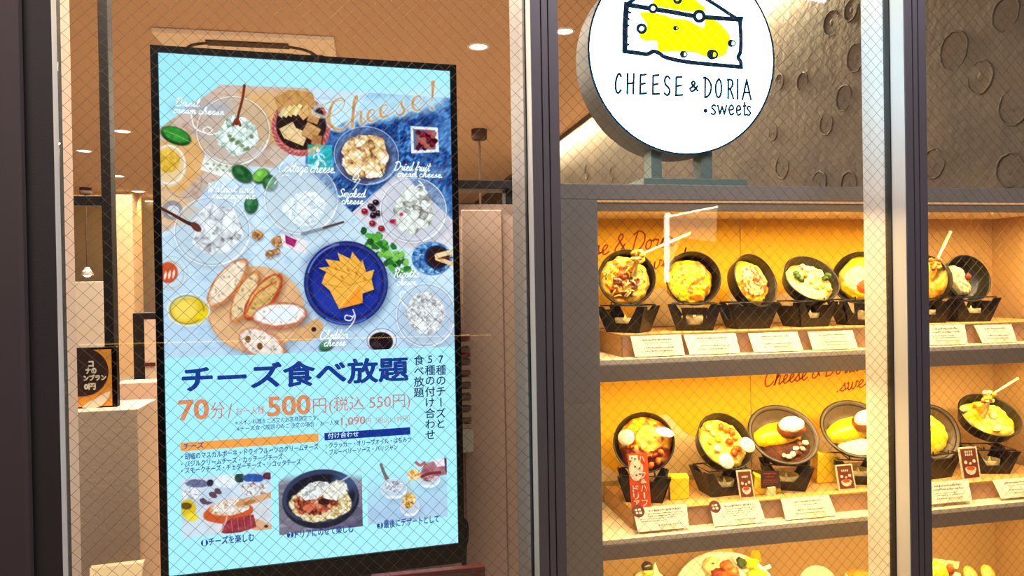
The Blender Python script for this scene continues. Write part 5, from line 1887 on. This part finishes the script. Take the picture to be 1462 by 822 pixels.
p.fill([YE, (255, 214, 60), CR], .74, -.016, .022, .03, .003, 25, cen=(L[0], L[1]), ry=.72, name='omelette', mat='foodsmooth')
p = Pan(1413, 592, 50, 60, .0895, 'doria_pan', 'rightmost middle-shelf pan, tipped up, spoon lifting stringy yellow cheese', group=GRP)
p.fill([CH, YE, CR, (255, 224, 100)], .86, -.018, .014, .016, .006, 26)
for x, y, sd in ((1377, 583, 1), (1424, 611, 2), (1418, 592, 3)):
    p.lump(x, y, (.018, .012, .008), (255, 214, 90), .001, 'potato', .12, sd, 20 * sd, col2=(255, 240, 180))
p.lump(1392, 580, (.007, .006, .005), OR, .001, 'carrot', .3, 7)
p.spoon((1411, 566), (1453, 540), -.05, -.02, .006, [(1400, 588), (1404, 594), (1397, 584)])

for px, rz, kind, lb in ((919, -20, 'solid', 'small black stove behind the orange sign, leftmost of the middle shelf'), (1029, 2, 'open', 'small black stove under the pan of orange chunks with two discs'),
                         (1122, -28, 'open', 'small black stove under the wide grey bowl with brown patty'), (1222, -20, 'open', 'small black stove under the middle-shelf bowl cut by the right post'),
                         (1326, 6, 'solid', 'small black stove half hidden behind the right mullion, middle shelf'), (1408, -16, 'open', 'small black stove under the rightmost pan with stringy cheese')):
    stove(px, 2, rz, kind, lb)

# cheese blocks between the stoves
for i, (q, Y, lb) in enumerate((
        ([(955, 682), (984, 681), (984, 707), (957, 711)], 1.86, 'small yellow cheese cube between the first two stoves of the middle shelf'),
        ([(1168, 647), (1200, 652), (1199, 692), (1166, 694)], 1.90, 'tall yellow cheese block beside the omelette with patty'),
        ([(1076, 678), (1110, 682), (1115, 706), (1082, 707)], 1.845, 'flat yellow cheese wedge behind the small black card'))):
    A = [at(x, y, Y) for x, y in q]
    zr = RZ[2] + .0006
    A[2][2] = A[3][2] = zr
    if i == 2:
        A = [at(1076, 706, Y), at(1116, 706, Y), at(1112, 690, Y), at(1078, 678, Y)]
        A[0][2] = A[1][2] = zr
    c = np.mean(A, axis=0)
    bk = np.array([.014, .045, .0])
    ob = MB().add(prism(A, bk)).build('cheese_block', pmat('cheese_paint', (255, 214, 40), .45, 0, 30, .06), None, mw=Matrix.Translation((c[0], c[1], zr)), bevel=.002)
    ob.location = (c[0], c[1], zr)
    tag(ob, lb, 'cheese', 'cheese blocks on the middle shelf')

# ------------------------------------------------------------------ cards
def quad_at(P4, n):
    P4 = [np.asarray(p_) for p_ in P4]

    def q(s_, t_, off=0.0):
        a = P4[0] * (1 - s_) + P4[1] * s_
        b = P4[3] * (1 - s_) + P4[2] * s_
        return a * (1 - t_) + b * t_ + n * off
    return q


def card_thing(name, label, cat, P4, mat, thick=.0015, group=None):
    """P4: top-left, top-right, bottom-right, bottom-left"""
    P4 = [np.asarray(p_, float) for p_ in P4]
    n = np.cross(P4[1] - P4[0], P4[3] - P4[0])
    n /= np.linalg.norm(n)
    if n @ (EYE - P4[0]) < 0:
        n = -n
    base = (P4[2] + P4[3]) / 2
    t = thing(name, label, cat, tuple(base), group=group)
    mwx = mat_of(base)
    MB().add(prism(P4, -n * thick)).build('card', mat, t, mw=mwx)
    return t, quad_at(P4, n), mwx


def qbox(q, s0, s1, t0, t1, off=.0004):
    v = [q(s0, t0, off), q(s1, t0, off), q(s1, t1, off), q(s0, t1, off)]
    return v, [(0, 1, 2, 3)]


def scribble(q, rows, seed, w=.022):
    """lines of print too small to read, as short dashes"""
    rn = random.Random(seed)
    mb = MB()
    for t0, s0, s1, h in rows:
        s = s0
        while s < s1:
            l = w * (.5 + rn.random())
            mb.add(qbox(q, s, min(s + l, s1), t0 + h * .3 * rn.random(), t0 + h * (.7 + .3 * rn.random())))
            s += l + w * (.25 + .6 * rn.random())
    return mb


def clip_stand(q, t, mwx, s0, s1):
    a, b = q(s0, 1.0, .001), q(s1, 1.0, .001)
    MB().add(box(min(a[0], b[0]), max(a[0], b[0]), a[1] - .010, a[1] + .004, a[2] - .002, a[2] + .012)).build('clip', M['clear'], t, mw=mwx)


CARDS = [
    (1, [(900, 479), (972, 478), (978, 507), (907, 510)], 'leftmost white menu card leaning below the brown sauce pan', 0),
    (1, [(976, 478), (1050, 475), (1057, 505), (985, 508)], 'white menu card leaning below the plain yellow cheese pan', 0),
    (1, [(1068, 475), (1138, 474), (1147, 500), (1077, 503)], 'white menu card leaning below the minced meat pan', 0),
    (1, [(1153, 473), (1217, 472), (1225, 497), (1161, 500)], 'white menu card leaning below the broccoli pan', 0),
    (1, [(1322, 464), (1377, 463), (1382, 490), (1323, 494)], 'white menu card just right of the mullion on the top shelf', 0),
    (1, [(1391, 465), (1444, 462), (1452, 488), (1403, 490)], 'rightmost white menu card leaning on the top shelf', 0),
    (2, [(903, 724), (980, 720), (984, 752), (911, 760)], 'white menu card with dark red badge below the orange sign', 1),
    (2, [(1013, 718), (1083, 714), (1094, 744), (1020, 753)], 'white menu card with dark red badge, below the pan of orange chunks', 1),
    (2, [(1115, 712), (1183, 706), (1195, 735), (1122, 744)], 'white menu card leaning below the omelette with patty', 0),
    (2, [(1240, 700), (1300, 694), (1310, 722), (1243, 730)], 'white menu card mostly hidden behind the right post on the middle shelf', 0),
    (2, [(1322, 688), (1382, 685), (1388, 714), (1326, 720)], 'white menu card just right of the mullion on the middle shelf', 0),
    (2, [(1417, 685), (1480, 680), (1490, 706), (1430, 712)], 'white menu card cut off by the right picture edge, middle shelf', 0)]
for k, (sh, c4, lb, bad) in enumerate(CARDS):
    P4 = [at(*c4[0], 1.797), at(*c4[1], 1.797), at(*c4[2], 1.768), at(*c4[3], 1.768)]
    zt_ = (P4[0][2] + P4[1][2]) / 2
    zmin = (1.2500 if sh == 1 else .7830)
    zb_ = max((P4[2][2] + P4[3][2]) / 2, zmin)
    P4[0][2] = P4[1][2] = zt_
    P4[2][2] = P4[3][2] = zb_
    t, q, mwx = card_thing('menu_card', lb, 'menu card', P4, M['card'], group='white menu cards on the shelves')
    rows = [(.16, .22, .80, .10), (.34, .25, .78, .04), (.56, .25, .82, .08), (.72, .22, .80, .07)] if not bad else [(.12, .28, .88, .10), (.28, .26, .92, .05), (.38, .24, .88, .05), (.48, .10, .80, .04), (.58, .10, .6, .04), (.76, .42, .86, .07)]
    if k in (4, 10):
        rows = [(.14, .18, .82, .12), (.32, .15, .86, .10), (.52, .2, .7, .05), (.62, .22, .84, .06), (.76, .2, .8, .07)]
    scribble(q, rows, k).build('small_print', M['print'], t, mw=mwx)
    clip_stand(q, t, mwx, .42, .74)
    if bad:
        vv = [q(.09 + .115 * math.cos(a), .14 + .27 * math.sin(a), .0008) for a in np.linspace(0, 2 * math.pi, 25)[:-1]]
        MB().add((vv, [tuple(range(24))])).build('badge', M['badge'], t, mw=mwx)
        mb = MB()
        for (s0, s1, t0, t1) in ((.03, .07, .05, .13), (.09, .14, .04, .12), (.04, .08, .18, .26), (.10, .15, .17, .27)):
            mb.add(qbox(q, s0, s1, t0, t1, .0011))
        mb.build('badge_marks', M['egg'], t, mw=mwx)

# tall orange sign with white characters
c4 = [(896, 648), (924, 646), (930, 723), (902, 727)]
Yq = 1.815
P4 = [at(*c4[0], Yq + .008), at(*c4[1], Yq + .008), at(*c4[2], Yq), at(*c4[3], Yq)]
P4[2][2] = P4[3][2] = RZ[2] + .0008
P4[0][2] = P4[1][2]
t, q, mwx = card_thing('upright_sign', 'tall orange upright sign with white characters in front of the leftmost middle pan', 'sign', P4, M['orange'])
vv = [q(.36 + .34 * math.cos(a), .30 + .20 * math.sin(a), .0006) for a in np.linspace(0, 2 * math.pi, 29)[:-1]]
MB().add((vv, [tuple(range(28))])).build('pale_emblem', M['egg'], t, mw=mwx)
MB().add(qbox(q, .06, .50, .03, .12, .0007)).build('pale_tag', M['card'], t, mw=mwx)
mb = MB()
for s0, t0 in ((.28, .22), (.5, .26), (.32, .38), (.5, .36), (.15, .06), (.3, .08)):
    mb.add(qbox(q, s0, s0 + .09, t0, t0 + .03, .0010))
mb.build('emblem_marks', M['print'], t, mw=mwx)


def card_text(body, q, s0, s1, t0, t1, t, mwx, mat, off=.0012, rot=False, bold=.02):
    v, f = text_mesh(body, bold)
    if rot:
        v = np.column_stack([v[:, 1], -v[:, 0]])
        v = np.column_stack([-v[:, 0], v[:, 1]])
    lo, hi = v.min(0), v.max(0)
    w = (v - lo) / np.maximum(hi - lo, 1e-6)
    return MB().add((np.array([q(s0 + a * (s1 - s0), t1 - b * (t1 - t0), off + .00006 * (k_ // max(1, len(w) // 9))) for k_, (a, b) in enumerate(w)]), f)).build('lettering', mat, t, mw=mwx)


for body, sc_, t0, st in (('ハーフ', .68, .05, .0), ('&', .70, .48, 0), ('ハーフ', .68, .58, 0), ('ドリア', .26, .58, 0)):
    n_ = len(body)
    for k, ch in enumerate(body):
        ta = t0 + k * (.135 if body != '&' else .06)
        if body == 'ハーフ' and t0 < .1 and k > 0:
            ta = t0 + k * .15
        hh_ = .115 if ch != '&' else .07
        card_text(ch, q, sc_ - (.04 if ch == 'ー' else .15), sc_ + (.04 if ch == 'ー' else .15), ta, ta + hh_, t, mwx, M['card'], rot=(ch == 'ー'))

# brown picture cards
for k, (c4, lb) in enumerate((([(1051, 672), (1072, 670), (1078, 708), (1057, 711)], 'small brown picture card standing between the orange-chunk pan and the wide bowl'),
                              ([(1192, 665), (1216, 662), (1223, 699), (1198, 703)], 'small brown picture card standing beside the tall cheese block'),
                              ([(1368, 639), (1394, 637), (1401, 676), (1375, 681)], 'small brown picture card standing right of the mullion'))):
    Yq = 1.822
    P4 = [at(*c4[0], Yq + .008), at(*c4[1], Yq + .008), at(*c4[2], Yq), at(*c4[3], Yq)]
    P4[2][2] = P4[3][2] = RZ[2] + .0008
    P4[0][2] = P4[1][2]
    t, q, mwx = card_thing('picture_card', lb, 'card', P4, M['lip'], .003, group='brown picture cards on the middle shelf')
    MB().add(qbox(q, .08, .92, .05, .95, .0004)).build('print', M['brown'], t, mw=mwx)
    mb = MB()
    mb.add(([q(.5 + .30 * math.cos(a), .66 + (.20 if math.sin(a) > 0 else .07) * math.sin(a), .0008) for a in np.linspace(0, 2 * math.pi, 25)[:-1]], [tuple(range(24))]))
    for s0, t0, r in ((.28, .46, .09), (.52, .50, .07), (.74, .44, .09)):
        mb.add(([q(s0 + r * math.cos(a), t0 + r * .62 * math.sin(a), .0008) for a in np.linspace(0, 2 * math.pi, 17)[:-1]], [tuple(range(16))]))
    for i in range(4):
        mb.add(qbox(q, .3 + i * .11, .3 + i * .11 + .07, .20, .27, .0008))
        if k == 2:
            mb.add(qbox(q, .3 + i * .11, .3 + i * .11 + .07, .11, .17, .0008))
    mb.build('picture', M['egg'], t, mw=mwx)
    MB().add(([q(.5 + .22 * math.cos(a), .65 + .06 * math.sin(a), .0011) for a in np.linspace(0, 2 * math.pi, 21)[:-1]], [tuple(range(20))])).build('picture_filling', M['orange'], t, mw=mwx)
# small black card
c4 = [(1086, 672), (1112, 672), (1115, 697), (1087, 697)]
P4 = [at(*c4[0], 1.836), at(*c4[1], 1.836), at(*c4[2], 1.830), at(*c4[3], 1.830)]
t, q, mwx = card_thing('price_card', 'small black card with faint print propped before the cheese wedge', 'card', P4, M['posterdark'], .0015)
scribble(q, [(.10, .12, .85, .10), (.30, .25, .7, .08), (.50, .1, .9, .05), (.62, .1, .9, .05), (.74, .1, .6, .05)], 55, .05).build('small_print', M['redink'], t, mw=mwx)
a = q(.5, 1, 0)
MB().add(box(a[0] - .012, a[0] + .012, a[1] - .004, a[1] + .012, RZ[2], a[2] + .004)).build('holder', M['spoon'], t, mw=mwx, bevel=.001)

# ------------------------------------------------------------------ bottom shelf
Z3 = .310
pl = at(1035, 822, 1.86)
Yp = 1.88
# platter, tipped toward the viewer
p = Pan(1036, 852, 10, 90, .10, 'food_platter_frame', 'x', Y=Yp)
for ch in list(p.root.children):
    bpy.data.objects.remove(ch)
p.root.name = 'food_platter'
p.root['label'] = 'white oval divided platter with fried pieces and broccoli on the lowest shelf'
p.root['category'] = 'food sample'
sx_ = .148
v, f = lathe([(.0001, -.012), (.75, -.012), (.98, .0), (1.0, .004), (.96, .006), (.84, -.002), (.0001, -.004)], 72)
v = np.array(v)
v[:, 0] *= sx_
v[:, 1] *= .128
MB().add((v, f)).build('plate', pmat('platter_glaze', (250, 240, 214), .3), p.root, smooth=True)
for L in ([(1046, 794), (1056, 812), (1062, 840)], [(1058, 822), (1082, 815), (1100, 808)]):
    MB().add(tube(smooth_line([p.loc(x, y, .002) for x, y in L], 5), .006, 8)).build('divider', pmat('platter_divider', (250, 240, 214), .3), p.root, smooth=True)
p.lump(1016, 808, (.027, .027, .014), (250, 220, 150), .008, 'bun', .03, 1, mat='foodsmooth')
p.lump(1018, 804, (.004, .003, .003), (120, 110, 60), .022, 'herb', .3, 2)
for x, y, c, sd in ((1038, 808, (230, 120, 40), 3), (1044, 816, (236, 130, 40), 4), (1024, 818, (170, 60, 24), 5), (1034, 824, (220, 110, 40), 6)):
    p.lump(x, y, (.019, .017, .014), c, .012, 'fried_piece', .4, sd, col2=np.array(c) * .75)
for x, y, sd in ((1056, 800, 1), (1061, 803, 2), (1058, 806, 3)):
    p.lump(x, y, (.010, .010, .010), (30, 50, 26), .012, 'broccoli', .5, sd, col2=(80, 110, 40))
p.lumps([(1066 + (i * 7 % 16), 798 + (i * 5 % 14)) for i in range(26)], (.005, .005, .005), [YE, CH, (255, 230, 70)], .006, 'corn', 8)
p.lump(1080, 820, (.028, .014, .012), YE, .008, 'yellow_side_dish', .3, 9, col2=CH)

# parfait
q0 = at(927, 822, 1.86)
t = thing('parfait_glass', 'tall dessert glass with dark ball and cream peak, left on the lowest shelf', 'dessert sample', (q0[0], 1.86, Z3))
mwx = mat_of(t.location)
zt_ = q0[2]
h_ = zt_ - Z3
MB().add(lathe([(.0001, 0), (.034, 0), (.034, .004), (.006, .010), (.006, .07), (.026, .12), (.044, h_), (.041, h_), (.023, .125), (.0001, .11)], 32)).build('glass', M['clear'], t, smooth=True)
MB().add(lathe([(.0001, .127), (.022, .128), (.040, h_ - .002), (.030, h_ + .006), (.0001, h_ + .008)], 32), ).build('cream_layers', M['cream'], t, smooth=True)
def lumpw(px, py, Y, r, col, name, noise, sd, mat='food', col2=None):
    v, f = ellipsoid(at(px, py, Y), r, 18, 12, None, noise, sd)
    cc = np.tile(np.asarray(col, float), (len(v), 1))
    if col2 is not None:
        m = fnoise(v[:, 0] + 3, v[:, 2] + 3, .007, sd)[:, None]
        cc = cc * (1 - m) + np.asarray(col2, float) * m
    return MB().add((v, f), s2l(cc)).build(name, M[mat], t, smooth=True, mw=mwx)
lumpw(924, 809, 1.855, (.0165, .016, .015), (48, 36, 30), 'chocolate_ball', .06, 1, 'foodsmooth')
lumpw(925, 818, 1.845, (.016, .012, .010), (110, 130, 30), 'green_topping', .5, 2, col2=(220, 190, 60))
pk = at(935, 802, 1.86)
peak = MB().add(lathe([(.0001, 0.0), (.004, -.010), (.009, -.024), (.016, -.040), (.020, -.056), (.0001, -.06)], 20), ).build('cream_peak', M['cream'], t, smooth=True)
peak.location = (pk[0] - q0[0], 0, pk[2] - Z3)

# round pale plate, brown cup
q0 = at(1168, 812, 1.90)
t = thing('dessert_plate', 'upright round cream plate on the lowest shelf, right of the oval platter', 'plate', (q0[0], 1.90, Z3))
mwx = mat_of(t.location)
cz = q0[2] - .062
v, f = lathe([(.0001, -.004), (.045, -.004), (.066, .004), (.068, .007), (.064, .008), (.044, .001), (.0001, .001)], 48)
v = np.array(v)
rot_ = np.array(Matrix.Rotation(math.radians(68), 3, 'X'))
MB().add((v @ rot_.T + np.array([q0[0], 1.90, cz]), f)).build('plate', pmat('cream_glaze', (255, 240, 190), .35), t, smooth=True, mw=mwx)
MB().add(box(q0[0] - .02, q0[0] + .02, 1.905, 1.93, Z3, cz - .04)).build('stand', M['clear'], t, mw=mwx)
q0 = at(1226, 815, 1.86)
t = thing('brown_dessert_cup', 'round brown topped dessert cup at the lower right corner before the post', 'dessert sample', (q0[0], 1.86, Z3))
mwx = mat_of(t.location)
h_ = q0[2] - Z3
MB().add(lathe([(.0001, 0), (.030, 0), (.034, h_ * .6), (.038, h_ - .012), (.035, h_ - .012), (.0001, h_ - .02)], 32)).build('cup', M['cream'], t, smooth=True)
v, f = ellipsoid((q0[0], 1.86, h_ + Z3 - .012), (.034, .034, .012), 24, 12, None, .1, 3)
MB().add((v, f), s2l(np.tile((206, 130, 40), (len(v), 1)))).build('topping', M['food'], t, smooth=True, mw=mwx)

# small yellow tags behind the platter
for c4, lb in (([(1021, 783), (1046, 781), (1045, 790), (1017, 792)], 'small yellow paper tag upright behind the oval platter, left one'),
               ([(1074, 786), (1084, 785), (1088, 802), (1070, 800)], 'small yellow paper tag leaning behind the oval platter, right one')):
    P4 = [at(*c, 1.965) for c in c4]
    zz = Z3
    t = thing('price_tag', lb, 'tag', (P4[0][0], 1.965, Z3), group='yellow tags behind the platter')
    mwx = mat_of(t.location)
    MB().add(prism(P4, (0, .002, 0))).build('paper', M['yellow'], t, mw=mwx)
    xm = (P4[0][0] + P4[1][0]) / 2
    MB().add(box(xm - .003, xm + .003, 1.966, 1.969, Z3, P4[2][2] + .002)).build('stem', M['clear'], t, mw=mwx)

# dessert with card and yellow slices in the right compartment
q0 = at(1335, 812, 1.86)
t = thing('fruit_dessert', 'yellow round dessert with cream topping, right of the mullion on the lowest shelf', 'dessert sample', (q0[0], 1.86, Z3))
mwx = mat_of(t.location)
h_ = q0[2] - Z3
MB().add(lathe([(.0001, 0), (.04, 0), (.045, .01), (.02, .03), (.02, h_ * .5), (.05, h_ - .05), (.054, h_ - .03), (.0001, h_ - .035)], 32)).build('cup', M['clear'], t, smooth=True)
lumpw(1337, 818, 1.855, (.034, .03, .034), (255, 214, 40), 'yellow_ball', .04, 5, 'foodsmooth')
lumpw(1357, 812, 1.85, (.011, .011, .016), (230, 130, 40), 'red_fruit', .3, 6, col2=(170, 60, 24))
lumpw(1364, 822, 1.85, (.018, .016, .012), (255, 236, 176), 'cream', .2, 7)
P4 = [at(1333, 797, 1.90), at(1370, 802, 1.90), at(1368, 812, 1.89), at(1333, 808, 1.89)]
MB().add(prism(P4, (0, .003, 0))).build('cream_wafer', M['cream'], t, mw=mwx)
for cx, cy, lb in ((1386, 817, 'left of the two yellow citrus slices at the bottom right'), (1411, 815, 'right of the two yellow citrus slices at the bottom right')):
    c = at(cx, cy, 1.87)
    t = thing('citrus_slice', lb, 'fruit slice', (c[0], 1.87, Z3), group='yellow citrus slices')
    mwx = mat_of(t.location)
    v, f = lathe([(.0001, -.003), (.027, -.003), (.029, 0), (.027, .003), (.0001, .003)], 32)
    rot_ = np.array(Matrix.Rotation(math.radians(60), 3, 'X') @ Matrix.Rotation(math.radians(12), 3, 'Y'))
    v = np.array(v) @ rot_.T + c + np.array([0, 0, -.010])
    MB().add((v, f)).build('rind', M['yellow'], t, smooth=True, mw=mwx)
    v, f = lathe([(.0001, .0036), (.023, .0034), (.023, .002)], 32)
    MB().add((np.array(v) @ rot_.T + c + np.array([0, 0, -.010]), f)).build('flesh', pmat('citrus_flesh', (255, 216, 110), .4, 0, 200, .2), t, smooth=True, mw=mwx)
    MB().add(tube([(c[0], 1.875, Z3), (c[0], 1.872, c[2] - .03)], .002, 6)).build('stick', M['clear'], t, mw=mwx)

# ------------------------------------------------------------------ corridor things mirrored in the glass
GM = 1.545
YR = -1.3


def mirror(px, py, yr=YR):
    """point at depth yr in front of the shop whose reflection in the glass falls there"""
    p_ = at(px, py, 2 * GM - yr)
    return np.array([p_[0], yr, p_[2]])


# exit sign
a, b = mirror(440, 240), mirror(474, 207)
t = thing('exit_sign', 'green running man exit sign hanging in the corridor behind the viewer', 'exit sign', ((a[0] + b[0]) / 2, YR - .03, b[2]))
mwx = mat_of(t.location)
MB().add(box(a[0] - .008, b[0] + .008, YR - .06, YR - .003, a[2] - .008, b[2] + .008)).build('housing', M['white'], t, mw=mwx, bevel=.003)
MB().add(([(a[0], YR, a[2]), (b[0], YR, a[2]), (b[0], YR, b[2]), (a[0], YR, b[2])], [(0, 1, 2, 3)])).build('lit_panel', M['green'], t, mw=mwx)
mb = MB()
for L, w in (([(.40, .62), (.50, .38), (.62, .30)], .10), ([(.50, .40), (.36, .30), (.28, .12)], .08), ([(.62, .30), (.72, .14)], .08), ([(.42, .62), (.26, .55), (.22, .42)], .06), ([(.44, .62), (.60, .58), (.68, .48)], .06)):
    v, f = ribbon2([(a[0] + s_ * (b[0] - a[0]), a[2] + t_ * (b[2] - a[2])) for s_, t_ in smooth_line(L, 4)], w * (b[0] - a[0]))
    mb.add((np.column_stack([v[:, 0], np.full(len(v), YR + .001), v[:, 1]]), f))
v, f = disc2((a[0] + .42 * (b[0] - a[0]), a[2] + .76 * (b[2] - a[2])), .09 * (b[0] - a[0]))
mb.add((np.column_stack([v[:, 0], np.full(len(v), YR + .001), v[:, 1]]), f))
mb.build('running_figure', M['exitwhite'], t, mw=mwx)
MB().add(tube([((a[0] + b[0]) / 2, YR - .03, b[2]), ((a[0] + b[0]) / 2, YR - .03, 3.0)], .008, 6)).build('hanger', M['white'], t, mw=mwx)
# luminous corner panel
c0, c1, c2 = mirror(952.5, 403), mirror(952.5, 309), mirror(1025, 295, -1.3)
c3 = mirror(1023, 345)
t = thing('lit_corner_panel', 'white edge lit panel frame in the corridor, mirrored over the top shelf', 'light fixture', tuple(c0))
mwx = mat_of(c0)
MB().add(tube(smooth_line([c0, (c0 + c1) / 2, c1, c1 + (c2 - c1) * .04], 4), .0165, 10)).build('edge_tube', M['led'], t, mw=mwx)
MB().add(tube([c1 + (c2 - c1) * .03, c2], .007, 8)).build('edge_tube', M['led'], t, mw=mwx)
o_ = np.array([0, -.004, 0])
MB().add(prism([c1 + o_, c2 + o_, c3 + o_, c1 * .68 + c0 * .32 + np.array([.1, 0, 0]) + o_, c0 + np.array([.015, 0, .05]) + o_], (0, -.008, 0))).build('glowing_panel', M['ledfaint'], t, mw=mwx)
# thin golden strip light
a, b = mirror(112, 492), mirror(702, 478)
t = thing('strip_lamp', 'thin golden strip lamp across the corridor behind the viewer', 'strip light', tuple((a + b) / 2))
mwx = mat_of(t.location)
MB().add(tube([a, b], .004, 6)).build('tube', M['ledgold'], t, mw=mwx)
MB().add(box(a[0], b[0], a[1] - .03, a[1] - .006, min(a[2], b[2]) - .01, max(a[2], b[2]) + .01)).build('rail', M['blackmetal'], t, mw=mwx)
